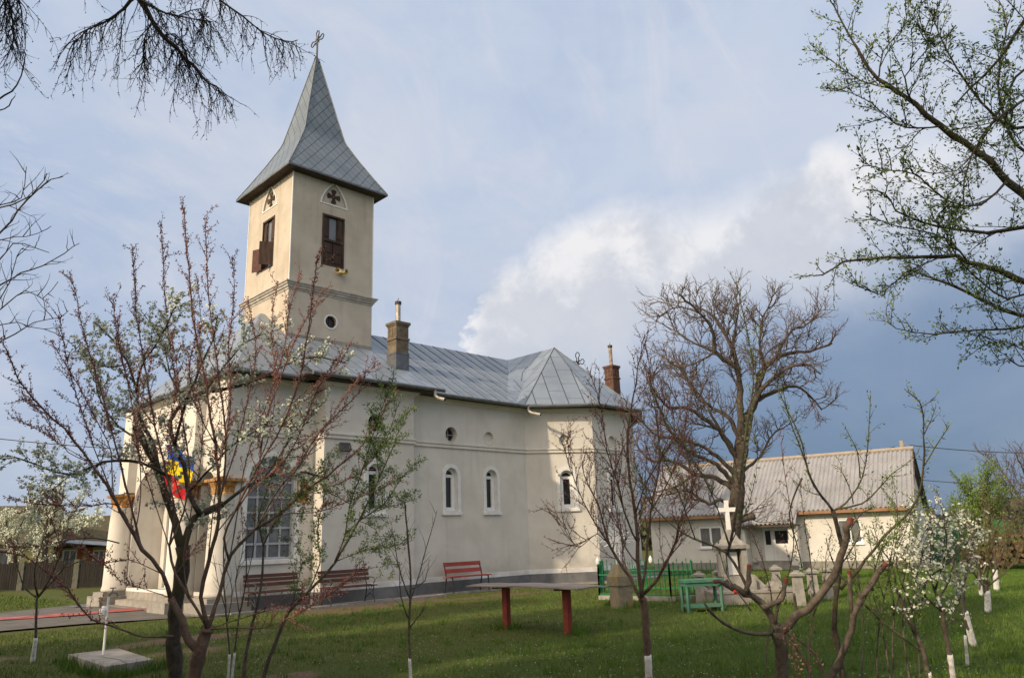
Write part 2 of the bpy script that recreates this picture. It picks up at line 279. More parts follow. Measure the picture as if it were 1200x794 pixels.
class MB:
    def __init__(s): s.v = []; s.f = []; s.uv = []
    def add(s, vs, fs, uvs=None):
        n = len(s.v); s.v += [Vector(v) for v in vs]
        for i, f in enumerate(fs):
            s.f.append([n + k for k in f]); s.uv += (uvs[i] if uvs else [(0, 0)] * len(f))
    def box(s, c, size, rz=0, M=None):
        x, y, z = size[0] / 2, size[1] / 2, size[2] / 2
        vs = [Vector((a * x, b * y, d * z)) for d in (-1, 1) for a, b in ((-1, -1), (1, -1), (1, 1), (-1, 1))]
        T = Matrix.Translation(Vector(c)) @ Matrix.Rotation(rz, 4, 'Z')
        if M is not None: T = Matrix.Translation(Vector(c)) @ M.to_4x4()
        s.add([T @ v for v in vs], [(3, 2, 1, 0), (4, 5, 6, 7), (0, 1, 5, 4), (1, 2, 6, 5), (2, 3, 7, 6), (3, 0, 4, 7)])
    def bar(s, a, b, w, h=None):             # rectangular bar between two points
        a, b = Vector(a), Vector(b); d = b - a; q = d.to_track_quat('Z', 'Y').to_matrix()
        s.box((a + b) / 2, (w, h or w, d.length), M=q)
    def tube(s, pts, r, n=8, cap=True):
        pts = [Vector(p) for p in pts]; rr = r if isinstance(r, (list, tuple)) else [r] * len(pts)
        rings = []; up = None
        for i, p in enumerate(pts):
            d = (pts[min(i + 1, len(pts) - 1)] - pts[max(i - 1, 0)]).normalized()
            if up is None: up = Vector((0, 0, 1)) if abs(d.z) < .9 else Vector((1, 0, 0))
            x = d.cross(up).normalized(); up = x.cross(d).normalized(); y = up
            rings.append([p + (x * math.cos(2 * math.pi * k / n) + y * math.sin(2 * math.pi * k / n)) * rr[i] for k in range(n)])
        vs = [v for g in rings for v in g]; fs = []
        for i in range(len(pts) - 1):
            for k in range(n): fs.append((i * n + k, i * n + (k + 1) % n, (i + 1) * n + (k + 1) % n, (i + 1) * n + k))
        if cap: fs += [tuple(range(n))[::-1], tuple(range((len(pts) - 1) * n, len(pts) * n))]
        s.add(vs, fs)
    def lathe(s, prof, c=(0, 0, 0), n=16, sx=1, sy=1):
        c = Vector(c); vs = []; fs = []
        for r, z in prof: vs += [c + Vector((r * sx * math.cos(2 * math.pi * (k + .5) / n), r * sy * math.sin(2 * math.pi * (k + .5) / n), z)) for k in range(n)]
        for i in range(len(prof) - 1):
            for k in range(n): fs.append((i * n + k, i * n + (k + 1) % n, (i + 1) * n + (k + 1) % n, (i + 1) * n + k))
        fs += [tuple(range(n))[::-1], tuple(range((len(prof) - 1) * n, len(prof) * n))]
        s.add(vs, fs)
    def build(s, name, m, parent=None, smooth=False, local=False):
        off = Vector((0, 0, 0)) if (parent is None or local) else root_loc(parent)
        return newobj(name, [v - off for v in s.v], s.f, m, parent, s.uv, smooth)
def root_loc(o):
    l = Vector(o.location)
    while o.parent: o = o.parent; l += Vector(o.location)
    return l
def tag(o, label=None, cat=None, group=None, kind=None):
    for k, v in (('label', label), ('category', cat), ('group', group), ('kind', kind)):
        if v: o[k] = v
    return o
def thing(name, label, cat, loc=(0, 0, 0), rz=0, group=None):
    o = bpy.data.objects.new(name, None); COL.objects.link(o); o.location = loc; o.rotation_euler = (0, 0, rz)
    o.empty_display_size = .3
    return tag(o, label, cat, group)
def copy_tree(o, parent=None):
    c = o.copy(); COL.objects.link(c); c.parent = parent
    for ch in o.children: copy_tree(ch, c)
    return c
def ray(x, y):                                 # direction through a photo pixel (1200 wide), unit forward depth
    return cx_ * ((x - 600) / 888) + cy_ * ((397 - y) / 888) - cz_
def P(x, y, d): return ray(x, y) * d + Vector((0, 0, CAMH))
def G(x, y, z=0.0):
    r = ray(x, y); t = (z - CAMH) / r.z; return r * t + Vector((0, 0, CAMH))
def gz(x, y): # gentle fall of the ground beyond the church
    t = min(max((x - 24) / 14, 0), 1); return -.33 * t * t * (3 - 2 * t)
# wall helpers -------------------------------------------------------
def arch_loop(uc, zb, w, h, kind='arch', n=10, ell=None):
    """closed loop in (u,z); arch: straight sides + semicircle (or ellipse of rise ell)."""
    if kind == 'circle': return [(uc + w / 2 * math.cos(a), zb + w / 2 + w / 2 * math.sin(a)) for a in [2 * math.pi * i / 20 for i in range(20)]]
    if kind == 'rect': return [(uc - w / 2, zb), (uc + w / 2, zb), (uc + w / 2, zb + h), (uc - w / 2, zb + h)]
    if kind == 'gothic':                          # two arcs of radius 1.25 w meeting in a point
        L = [(uc - w / 2, zb), (uc + w / 2, zb)]; f = lambda t: (1 - t) * (1 + .75 * t)
        for i in range(1, n): t = i / n; L.append((uc + w / 2 * f(t), zb + h * t))
        L.append((uc, zb + h))
        for i in range(n - 1, 0, -1): t = i / n; L.append((uc - w / 2 * f(t), zb + h * t))
        return L
    rise = ell if ell else w / 2
    L = [(uc - w / 2, zb), (uc + w / 2, zb)]
    for i in range(n + 1): a = math.pi * i / n; L.append((uc + w / 2 * math.cos(a), zb + h - rise + rise * math.sin(a)))
    return L
def scale_loop(L, d):
    """offset a closed ccw loop inwards by d"""
    n = len(L); out = []
    for i in range(n):
        p0, p1, p2 = Vector(L[i - 1]), Vector(L[i]), Vector(L[(i + 1) % n])
        a, b = (p1 - p0), (p2 - p1)
        if a.length < 1e-6: a = b
        if b.length < 1e-6: b = a
        na, nb = Vector((-a.y, a.x)).normalized(), Vector((-b.y, b.x)).normalized(); m_ = (na + nb)
        m_ = m_.normalized() if m_.length > 1e-6 else na
        k = d / max(.35, m_.dot(na)); out.append((p1.x + m_.x * k, p1.y + m_.y * k))
    return out
class Frame:                                    # u along the wall, z up, n outwards
    def __init__(s, a, b):
        s.a = Vector((a[0], a[1], 0)); d = Vector((b[0] - a[0], b[1] - a[1], 0)); s.len = d.length; s.d = d.normalized(); s.n = Vector((s.d.y, -s.d.x, 0))
    def __call__(s, u, z, o=0): return s.a + s.d * u + s.n * o + Vector((0, 0, z))
def wall(mb, fr, z0, z1, holes=(), depth=.2, back=None):
    outer = [(0, z0), (fr.len, z0), (fr.len, z1), (0, z1)]
    polys = [[Vector((u, z, 0)) for u, z in L] for L in [outer] + [h[::-1] for h in holes]]
    flat = [v for L in polys for v in L]
    tris = tessellate_polygon(polys); vs = [fr(v.x, v.y) for v in flat]
    fs = []
    for t in tris:
        a, b, c = [flat[i] for i in t]
        fs.append(t if (b - a).cross(c - a).z > 0 else t[::-1])
    mb.add(vs, fs)
    for i, h in enumerate(holes):
        dp = depth[i] if isinstance(depth, (list, tuple)) else depth
        reveal(mb, fr, h, 0, -dp)
def reveal(mb, fr, L, d0, d1):
    n = len(L); mb.add([fr(u, z, d0) for u, z in L] + [fr(u, z, d1) for u, z in L], [(i, (i + 1) % n, n + (i + 1) % n, n + i)[::-1] for i in range(n)])
def ring(mb, fr, out, inn, d0, d1):             # prism between two loops of equal count, front at d1 (outer), back at d0
    n = len(out); vs = [fr(u, z, d1) for u, z in out] + [fr(u, z, d1) for u, z in inn] + [fr(u, z, d0) for u, z in out] + [fr(u, z, d0) for u, z in inn]
    fs = []
    for i in range(n):
        j = (i + 1) % n
        fs += [(i, j, n + j, n + i), (i, 2 * n + i, 2 * n + j, j), (n + i, n + j, 3 * n + j, 3 * n + i), (2 * n + i, 3 * n + i, 3 * n + j, 2 * n + j)]
    mb.add(vs, fs)
def panel(mb, fr, L, d):
    pl = [Vector((u, z, 0)) for u, z in L]; tris = tessellate_polygon([pl])
    mb.add([fr(u, z, d) for u, z in L], [t if (pl[t[1]] - pl[t[0]]).cross(pl[t[2]] - pl[t[0]]).z > 0 else t[::-1] for t in tris])
def fbox(mb, fr, u0, u1, z0, z1, d0, d1):
    c = [fr(u, z, d) for d in (d0, d1) for u, z in ((u0, z0), (u1, z0), (u1, z1), (u0, z1))]
    mb.add(c, [(3, 2, 1, 0), (4, 5, 6, 7), (0, 1, 5, 4), (1, 2, 6, 5), (2, 3, 7, 6), (3, 0, 4, 7)])
def sweep(mb, path, prof, closed=True):
    """profile [(offset outwards, z)...] swept along a plan path (outside on the right), mitred"""
    n = len(path); offs = []
    for i in range(n):
        p = Vector(path[i]); a = Vector(path[i - 1]) if (closed or i > 0) else None; b = Vector(path[(i + 1) % n]) if (closed or i < n - 1) else None
        d1 = (p - a).normalized() if a is not None else (b - p).normalized(); d2 = (b - p).normalized() if b is not None else d1
        n1, n2 = Vector((d1.y, -d1.x)), Vector((d2.y, -d2.x)); m_ = (n1 + n2).normalized(); offs.append(m_ / max(.3, m_.dot(n1)))
    k = len(prof); vs = []
    for i in range(n):
        for o, z in prof: q = Vector(path[i]) + offs[i] * o; vs.append((q.x, q.y, z))
    fs = []
    for i in range(n if closed else n - 1):
        j = (i + 1) % n
        for q in range(k - 1): fs.append((i * k + q, j * k + q, j * k + q + 1, i * k + q + 1))
    if not closed: fs += [tuple(range(k))[::-1], tuple((n - 1) * k + q for q in range(k))]
    mb.add(vs, fs)
def slope_poly(mb, pts, thick=0.0):
    """roof face with metric UVs: u horizontal in the plane, v up the slope"""
    pts = [Vector(p) for p in pts]; nrm = Vector((0, 0, 0))
    for i in range(len(pts)): nrm += pts[i].cross(pts[(i + 1) % len(pts)])
    nrm.normalize()
    if nrm.z < 0: nrm = -nrm; pts = pts[::-1]
    h = Vector((0, 0, 1)).cross(nrm); h = h.normalized() if h.length > 1e-5 else Vector((1, 0, 0)); v = nrm.cross(h)
    mb.add(pts, [tuple(range(len(pts)))], [[(p.dot(h), p.dot(v)) for p in pts]])
# ------------------------------------------------------------------ ground
def vnoise(x, y, s, seed):
    r = np.random.default_rng(seed); g = r.random((64, 64)); X = x / s; Y = y / s
    xi = np.floor(X).astype(int); yi = np.floor(Y).astype(int); fx = X - xi; fy = Y - yi
    fx = fx * fx * (3 - 2 * fx); fy = fy * fy * (3 - 2 * fy); a = lambda i, j: g[(xi + i) % 64, (yi + j) % 64]
    return (a(0, 0) * (1 - fx) + a(1, 0) * fx) * (1 - fy) + (a(0, 1) * (1 - fx) + a(1, 1) * fx) * fy
def dirt_at(x, y):
    """bare earth share of the lawn, world metres"""
    n = .55 * vnoise(x, y, 1.3, 1) + .3 * vnoise(x, y, .45, 2) + .25 * vnoise(x, y, .16, 9)
    def blob(cx, cy, rx, ry, a=0.0):
        dx, dy = x - cx, y - cy; c, s = math.cos(a), math.sin(a); u = (dx * c + dy * s) / rx; v = (-dx * s + dy * c) / ry
        return np.clip(1.6 - 1.3 * np.sqrt(u * u + v * v), 0, 1)
    d = np.zeros_like(x)
    for b in ((11.9, 18.0, 3.6, 1.5, .05), (15.5, 17.4, 3.0, .7, 0), (5.6, 13.2, 1.2, .8, 0), (6.3, 15.3, 1.7, .6, 0), (2.5, 15.4, 1.2, .8, 0), (5.3, 9.6, .8, .6, 0)):
        d = np.maximum(d, blob(*b))
    return np.clip((n + d * .55 - .76) * 2.4, 0, 1)
def dry_at(x, y):
    n = vnoise(x, y, 2.6, 5) * .6 + vnoise(x, y, .8, 6) * .4
    t = 1 / (1 + np.exp(-((y - 9.6) + (14 - x) * .25) / 1.6))           # drier and yellower towards the church
    return np.clip(n * .55 + t * .62 - .18, 0, 1)
def hgt(x, y):
    t = np.clip((x - 24) / 14, 0, 1); return -.33 * t * t * (3 - 2 * t) + .03 * (vnoise(x, y, 2.1, 3) - .5) * (1 - .0 * t)
gxs = np.unique(np.concatenate([np.linspace(-900, -40, 12), np.linspace(-40, -2, 30), np.linspace(-2, 30, 160), np.linspace(30, 70, 30), np.linspace(70, 1200, 14)]))
gys = np.unique(np.concatenate([np.linspace(-900, -30, 12), np.linspace(-30, 0, 30), np.linspace(0, 32, 160), np.linspace(32, 70, 30), np.linspace(70, 1200, 14)]))
GX, GY = np.meshgrid(gxs, gys, indexing='ij'); GZ = hgt(GX, GY)
foot = ((GX > 8.6) & (GX < 28.5) & (GY > 19.6) & (GY < 28.6)) | ((GY > 20.4) & (GX < 9)); GZ = np.where(foot, GZ * 0 - .02 + np.minimum(hgt(GX, GY), 0) * 0, GZ)
ni, nj = GX.shape; idx = np.arange(ni * nj).reshape(ni, nj)
gf = np.stack([idx[:-1, :-1], idx[1:, :-1], idx[1:, 1:], idx[:-1, 1:]], -1).reshape(-1, 4)
gm = bpy.data.materials.new('lawn_soil'); gm.use_nodes = True; t = gm.node_tree; b = t.nodes['Principled BSDF']; b.inputs['Roughness'].default_value = .95; b.inputs['Specular IOR Level'].default_value = .1
at = nn(t, 'ShaderNodeAttribute'); at.attribute_name = 'cover'; sp = nn(t, 'ShaderNodeSeparateColor'); t.links.new(at.outputs['Color'], sp.inputs[0])
tcn = nn(t, 'ShaderNodeTexCoord')
def gnoise(s, d=6):
    n = nn(t, 'ShaderNodeTexNoise'); n.inputs['Scale'].default_value = s; n.inputs['Detail'].default_value = d; n.inputs['Roughness'].default_value = .65; t.links.new(tcn.outputs['Object'], n.inputs[0]); return n.outputs[0]
g1 = mixc(t, sstep(t, gnoise(9), .35, .65), (.034, .066, .012), (.058, .090, .020)); g2 = mixc(t, sstep(t, gnoise(11), .35, .65), (.11, .098, .036), (.075, .088, .026))
gr = mixc(t, sp.outputs[1], g1, g2); di = mixc(t, sstep(t, gnoise(14), .3, .7), (.17, .125, .082), (.11, .082, .055))
gr = mixc(t, sstep(t, mth(t, 'ADD', sp.outputs[0], mth(t, 'MULTIPLY', mth(t, 'SUBTRACT', gnoise(22), .5), .7)), .25, .7), gr, di)
t.links.new(gr, b.inputs['Base Color']); bn = nn(t, 'ShaderNodeBump'); bn.inputs['Strength'].default_value = .8; bn.inputs['Distance'].default_value = .04
t.links.new(gnoise(30), bn.inputs['Height']); t.links.new(bn.outputs[0], b.inputs['Normal'])
ground = newobj('ground', np.stack([GX, GY, GZ], -1).reshape(-1, 3), gf, gm, smooth=True); tag(ground, kind='structure')
ca = ground.data.color_attributes.new('cover', 'FLOAT_COLOR', 'POINT')
cd = np.stack([dirt_at(GX, GY), dry_at(GX, GY), GX * 0, GX * 0 + 1], -1).reshape(-1); ca.data.foreach_set('color', cd.astype(np.float32))
# path and apron, flush sheets
def sheet(name, pts, z, m, kind='structure', th=.0):
    mb = MB()
    if th: 
        n = len(pts); mb.add([(x, y, z) for x, y in pts] + [(x, y, z - th) for x, y in pts], [tuple(range(n))] + [(i, n + i, n + (i + 1) % n, (i + 1) % n) for i in range(n)])
    else: mb.add([(x, y, z) for x, y in pts], [tuple(range(len(pts)))])
    o = mb.build(name, m); return tag(o, kind=kind)
sheet('path', [(-40, 19.8), (2, 21.0), (4.3, 21.0), (6.0, 20.9), (7.6, 20.1), (8.9, 19.2), (8.9, 28.6), (8.2, 28.8), (5.6, 27.5), (3.5, 26.5), (-40, 26.6)], .020, MT['asphalt'])
APR = [(8.85, 28), (8.85, 20), (11.42, 20), (11.42, 19.45), (14.63, 19.45), (14.63, 19.75), (19.95, 19.75), (22.0, 18.2), (24.2, 18.2), (26.25, 19.75), (26.6, 19.75), (26.6, 20.6), (28.6, 22.2), (28.6, 25.8),
       (26.6, 27.4), (26.6, 28.25), (26.25, 28.25), (24.2, 29.8), (22.0, 29.8), (19.95, 28.25), (14.63, 28.25), (14.63, 28.55), (11.42, 28.55), (11.42, 28)]
mb = MB(); sweep(mb, APR, [(-.3, .055), (.62, .045), (.63, -.1)]); tag(mb.build('pavement', MT['apron']), kind='structure')
mb = MB(); sweep(mb, APR[1:12], [(.62, -.1), (.625, .06), (.70, .06), (.705, -.1)], closed=False); k = mb.build('kerb', MT['concrete']); tag(k, kind='structure')
sheet('puddle', [(7.2, 27.6), (7.9, 26.6), (8.7, 25.6), (8.75, 27.9), (8.2, 28.6)], .028, MT['wet'])
mb = MB(); cp = []
for i in range(40):
    x = -6 + 14.4 * i / 39; y = 26.4 - (x + 6) * .21 + .10 * math.sin(x * 1.7); cp.append((x, y))
vs = []; fs = []
for i, (x, y) in enumerate(cp):
    for j in range(4): vs.append((x, y + j * .28 + .04 * math.sin(x * 3 + j), .035 + .02 * abs(math.sin(x * 2.3 + j * 1.9)) * (.3 + j % 2)))
for i in range(39):
    for j in range(3): fs.append((i * 4 + j, i * 4 + 4 + j, i * 4 + 5 + j, i * 4 + 1 + j))
mb.add(vs, fs); cp_o = mb.build('carpet_runner', MT['carpet']); tag(cp_o, 'wet pinkish red carpet runner laid along the path to the church porch', 'carpet')

# ------------------------------------------------------------------ church
MT['seam'] = mat('dark_seam_metal', (.09, .105, .12), (.13, .145, .16), 5, .5, metal=.2)
MT['cornice'] = mat('weathered_cornice', (.48, .455, .41), (.36, .335, .29), 4, .9, bump=.3, c3=(.24, .215, .18), s3=2.2)
church = thing('church', 'cream plastered church with a tall grey spire and grey sheet metal roof', 'church', (11, 24, 0))
YC = 24.0
def mirror(path): return path
N_ = {}
def window(fr, uc, zb, w, h, depth, parent, style='double', sur=True, glass='glass'):
    """frame, panes and white surround of an arched window"""
    L = arch_loop(uc, zb, w, h)
    mb = MB(); fw = .075 if style != 'grid' else .06
    I = scale_loop(L, fw); ring(mb, fr, L, I, -depth - .02, -depth + .05)
    zt = zb + h - w / 2
    if style == 'double':
        fbox(mb, fr, uc - w / 2 + fw, uc + w / 2 - fw, zt - .05, zt + .05, -depth - .02, -depth + .045)
        for s in (-1, 1): fbox(mb, fr, uc + s * (w / 2 - fw - .03) - .03, uc + s * (w / 2 - fw - .03) + .03, zb + fw, zt - .05, -depth - .01, -depth + .06)
        fbox(mb, fr, uc - w / 2 + fw, uc + w / 2 - fw, zb + fw, zb + fw + .06, -depth - .01, -depth + .061)
    if style == 'grid':
        for k in range(1, 4): u = uc - w / 2 + w * k / 4; fbox(mb, fr, u - .028, u + .028, zb + fw, zt, -depth - .02, -depth + .04)
        for k in range(5):
            z = zb + (zt - zb) * (k + 1) / 5; fbox(mb, fr, uc - w / 2 + fw, uc + w / 2 - fw, z - .028, z + .028, -depth - .018, -depth + .043)
    win = mb.build('window', MT['pvc' if style != 'grid' else 'grey_pvc'], parent)
    mb = MB(); panel(mb, fr, scale_loop(L, fw * .6), -depth + .005); mb.build('pane', MT[glass], win)
    if sur:
        mb = MB(); O = arch_loop(uc, zb - .02, w + .26, h + .15); n_in = arch_loop(uc, zb, w, h); ring(mb, fr, O, n_in, .0, .03); reveal(mb, fr, scale_loop(n_in, .006), .029, -depth)
        mb.build('surround', MT['white'], win)
        mb = MB(); fbox(mb, fr, uc - w / 2 - .16, uc + w / 2 + .16, zb - .12, zb - .02, 0, .07)
        mb.build('sill', MT['white'], win)
    return win
PATH = APR
wm = MB(); windows = []
edge = lambda i: Frame(PATH[i], PATH[(i + 1) % len(PATH)])
frFront = edge(0); frSide = edge(1); frNar = edge(3); frNave = edge(5); frA1 = edge(6); frA2 = edge(7)
ZT = 6.25
H = {}
# front: Y runs 28 -> 20, u = 28 - Y
H[0] = [arch_loop(28 - 24.70, .42, 4.5, 3.9, ell=1.15, n=18), arch_loop(28 - 21.22, .42, .86, 3.3)]
H[1] = [arch_loop(1.30, 1.30, 1.42, 2.78)]
H[3] = [arch_loop(13.17 - 11.42, 2.5, .52, 1.45), arch_loop(13.17 - 11.42, 4.90, .56, .56, 'circle')]
H[5] = [arch_loop(16.39 - 14.63, 2.55, .52, 1.42), arch_loop(18.20 - 14.63, 2.55, .52, 1.42), arch_loop(16.41 - 14.63, 4.84, .50, .50, 'circle'), arch_loop(18.13 - 14.63, 4.85, .44, .44, 'circle')]
H[6] = [arch_loop(1.50, 2.62, .52, 1.36), arch_loop(1.48, 4.86, .42, .42, 'circle')]
H[7] = [arch_loop(1.10, 2.55, .52, 1.42), arch_loop(1.10, 4.87, .42, .42, 'circle')]
for i in range(len(PATH)):
    fr = edge(i); hs = H.get(i, []); dep = [(.95 if i == 0 else .10 if (len(h) == 20 and not (i in (3,) or (i == 5 and k == 2))) else .22) for k, h in enumerate(hs)]
    wall(wm, fr, 0, ZT, hs, dep)
    for k, h in enumerate(hs):
        if len(h) == 20:
            panel(wm, fr, h, -.10) if dep[k] < .12 else None
# porch recess back wall with door and side lights
frB = Frame((9.8, 27.4), (9.8, 21.5)); doorL = [(1.05, .44), (2.15, .44), (2.15, 3.2), (1.05, 3.2)]
wall(wm, frB, .4, 4.4, [arch_loop(1.55, .46, 1.55, 3.3, 'rect'), arch_loop(4.35, 1.2, 1.0, 2.3, 'rect')], .15)
church_wall = wm.build('wall', MT['plaster'], church)
# thin plaster shadow gap rings round the round openings are the holes themselves
for fr, a in ((frNar, (1.75, 2.5, .52, 1.45)), (frNave, (1.76, 2.55, .52, 1.42)), (frNave, (3.57, 2.55, .52, 1.42)), (frA1, (1.50, 2.62, .52, 1.36)), (frA2, (1.10, 2.55, .52, 1.42))):
    window(fr, *a, .2, church)
window(frSide, 1.30, 1.30, 1.42, 2.78, .16, church, 'grid', True, 'blueglass')
def round_window(fr, uc, zc, r, d, parent, m='stone_side'):
    L = arch_loop(uc, zc - r, 2 * r, 2 * r, 'circle'); mb = MB(); ring(mb, fr, L, scale_loop(L, .035), -d, -d + .03)
    fbox(mb, fr, uc - .015, uc + .015, zc - r + .03, zc + r - .03, -d, -d + .025); fbox(mb, fr, uc - r + .03, uc + r - .03, zc - .015, zc + .015, -d, -d + .022)
    o = mb.build('round_window', MT[m], parent); mb = MB(); panel(mb, fr, scale_loop(L, .02), -d + .002); mb.build('pane', MT['glass'], o); return o
for fr, uc, zb, d_ in ((frNave, 18.13 - 14.63, 4.85, .44), (frA1, 1.48, 4.86, .42), (frA2, 1.10, 4.87, .42), (frNave, 16.41 - 14.63, 4.84, .50), (frNar, 13.17 - 11.42, 4.90, .56)):
    Lc = arch_loop(uc, zb, d_, d_, 'circle'); mb = MB(); ring(mb, fr, scale_loop(Lc, -.035), Lc, -.004, .014); mb.build('round_moulding', MT['plaster'], church)
round_window(frNar, 1.75, 5.18, .28, .20, church); round_window(frNave, 1.78, 5.09, .25, .20, church)
# porch door and side light
mb = MB(); fbox(mb, frB, .80, 2.30, .46, 3.74, -.14, -.08)
for k in range(4): fbox(mb, frB, .86 + k * .36, .86 + k * .36 + .30, .7, 1.9, -.08, -.055); fbox(mb, frB, .86 + k * .36, .86 + k * .36 + .30, 2.05, 3.5, -.08, -.055)
door = mb.build('porch_door', MT['pvc'], church)
mb = MB(); mb.tube([frB(1.5, 1.4, -.05), frB(1.5, 1.4, .0), frB(1.62, 1.4, .0)], .018, 6); mb.build('handle', MT['iron'], door)
mb = MB(); L = arch_loop(4.35, 1.22, .98, 2.26, 'rect'); ring(mb, frB, L, scale_loop(L, .06), -.13, -.07)
for k in (1, 2): fbox(mb, frB, 3.86 + .98 * k / 3 - .02, 3.86 + .98 * k / 3 + .02, 1.28, 3.42, -.13, -.08)
for k in (1, 2, 3, 4): fbox(mb, frB, 3.9, 4.8, 1.22 + .45 * k - .02, 1.22 + .45 * k + .02, -.128, -.082)
wn_ = mb.build('window', MT['pvc'], church); mb = MB(); panel(mb, frB, scale_loop(L, .04), -.115); mb.build('pane', MT['blueglass'], wn_)
# porch floor and soffit
mb = MB(); mb.box((9.30, 24.1, .21), (1.02, 6.6, .424)); mb.box((8.60, 24.6, .10), (.40, 3.9, .20)); mb.build('porch_step', MT['concrete'], church)
# plinth, band, string course, eaves moulding
PL = PATH[:]
mb = MB(); sweep(mb, PL, [(0, .38), (.05, .37), (.055, -.1)]); mb.build('plinth', MT['plinth'], church)
mb = MB(); sweep(mb, PL, [(0, .52), (.026, .515), (.03, .375), (0, .372)]); mb.build('plinth_band', MT['band'], church)
mb = MB(); sweep(mb, PL, [(0, 4.79), (.07, 4.775), (.07, 4.735), (.035, 4.71), (.035, 4.68), (.055, 4.67), (.055, 4.625), (.0, 4.61)]); mb.build('string_course', MT['white' if 0 else 'plaster'], church)
mb = MB(); sweep(mb, PL, [(0, 6.10), (.03, 6.11), (.04, 6.15), (.10, 6.17), (.11, 6.22), (.15, 6.23), (.15, 6.27), (0, 6.275)]); mb.build('eaves_moulding', MT['plaster'], church)
# porch columns, capitals and plinth blocks
for yy, xx in ((27.35, 8.62), (22.02, 8.62), (20.28, 8.92)):
    mb = MB(); mb.lathe([(.40, .42), (.42, .48), (.40, .54), (.385, .6), (.37, 1.6), (.345, 2.5), (.32, 3.0), (.34, 3.02)], (xx, yy, 0), 28); c = mb.build('column', MT['plaster'], church, smooth=False)
    for p in c.data.polygons: p.use_smooth = len(p.vertices) == 4
    mb = MB(); mb.lathe([(.325, 3.0), (.345, 3.04), (.33, 3.08), (.345, 3.2), (.385, 3.32), (.39, 3.36)], (xx, yy, 0), 8); mb.box((xx, yy, 3.40), (.80, .80, .08)); mb.build('capital', MT['gold'], c)
    mb = MB(); mb.box((xx, yy, .14), (1.25, 1.25, .30)); mb.box((xx, yy, .345), (1.0, 1.0, .13)); mb.build('base_block', MT['concrete'], c)
mb = MB(); mb.box((8.62, 24.4, 4.95), (.5, 7.1, 2.2)) if 0 else None
for yy in (27.35, 22.02): mb = MB(); mb.box((8.72, yy, 4.86), (.30, .72, 2.72)); mb.build('pilaster', MT['plaster'], church)
mb = MB(); mb.box((8.84, 20.28, 4.86), (.22, .62, 2.72)); mb.build('pilaster', MT['plaster'], church)
# roofs --------------------------------------------------------------
ZR = 9.42; ov = .55; ze = 6.36
mb = MB()
# nave roof: two planes from the tower to beyond the apses
slope_poly(mb, [(12.0, 19.36, ze), (19.9, 19.36, ze), (23.3, 24, ZR), (12.0, 24, ZR)])
slope_poly(mb, [(12.0, 28.8, ze), (12.0, 24, ZR), (23.3, 24, ZR), (19.9, 28.8, ze)])
# east part over the altar
ax, bx = 26.7, 29.05
slope_poly(mb, [(26.3, 19.35, ze), (26.95, 19.35, ze), (26.95, 20.2, ze + .4), (27.2, 24, ZR), (23.3, 24, ZR)])
slope_poly(mb, [(26.3, 28.65, ze), (23.3, 24, ZR), (27.2, 24, ZR), (26.95, 27.8, ze + .4), (26.95, 28.65, ze)])
slope_poly(mb, [(26.4, 20.0, ze - .05), (29.1, 21.9, ze - .05), (27.0, 24, ZR - .05)]); slope_poly(mb, [(29.1, 21.9, ze - .05), (29.1, 26.1, ze - .05), (27.0, 24, ZR - .05)]); slope_poly(mb, [(29.1, 26.1, ze - .05), (26.4, 28.0, ze - .05), (27.0, 24, ZR - .05)])
# apse roofs, curved valley towards the nave
def apse(sy):
    Yf = lambda y: YC + sy * (y - YC)
    apex = Vector((23.35, Yf(21.15), ZR)); rid = Vector((23.35, YC, ZR))
    c0, c1, c2, c3 = Vector((19.62, Yf(19.36), ze)), Vector((21.86, Yf(17.74), ze)), Vector((24.38, Yf(17.74), ze)), Vector((26.62, Yf(19.42), ze))
    slope_poly(mb, [c0, c1, apex]); slope_poly(mb, [c1, c2, apex]); slope_poly(mb, [c2, c3, apex])
    # swept side of the transverse ridge, blending into the nave plane
    for s, cc in ((-1, c0), (1, c3)):
        rows = 6; prev = None
        for i in range(rows + 1):
            f = i / rows
            a = apex.lerp(cc, f)                                     # hip edge
            xe = 23.35 + s * (.0 + 3.1 * f ** 1.0); e = Vector((xe if s < 0 else min(xe, 26.5), YC, ZR)).lerp(Vector((cc.x - s * -.9 * 1.0 * (1 if s < 0 else -1), Yf(19.36), ze)), f)
            e = rid.lerp(Vector((cc.x + s * .0 - (.9 if s < 0 else -.4), Yf(19.36), ze)), f); e.z += .008
            m1 = a.lerp(e, .5); m1.z -= .22 * math.sin(math.pi * f)
            row = [a, m1, e]
            if prev:
                for k in range(2): slope_poly(mb, [prev[k], prev[k + 1], row[k + 1], row[k]]) if f < 1.01 else None
            prev = row
apse(1); apse(-1)
roof = mb.build('nave_roof', MT['roof'], church)
mb = MB(); X = 15.9; kk = 0
while X < 22.7:
    # rib runs up the slope from the eave; short ones stop at the valley line
    y1 = 24.0; 
    if X > 19.7: y0 = 19.36 + (X - 19.7) / (23.3 - 19.7) * 4.64
    else: y0 = 19.38
    z = lambda y: ze + (y - 19.36) * (ZR - ze) / 4.64
    if y1 - y0 > .5: mb.bar((X, y0, z(y0) + .012), (X, y1 - .03, z(y1 - .03) + .012), .016, .03)
    X += .62; kk += 1
mb.build('standing_seams', MT['seam'], roof)
def ribline(a, b):
    mb = MB(); mb.bar(Vector(a) + Vector((0, 0, .012)), Vector(b) + Vector((0, 0, .012)), .022, .03); mb.build('hip_seam', MT['seam'], roof)
ap_ = (23.35, 21.15, ZR)
for c_ in ((19.62, 19.36, ze), (21.86, 17.74, ze), (24.38, 17.74, ze), (26.62, 19.42, ze)): ribline(c_, ap_)
mb = MB()
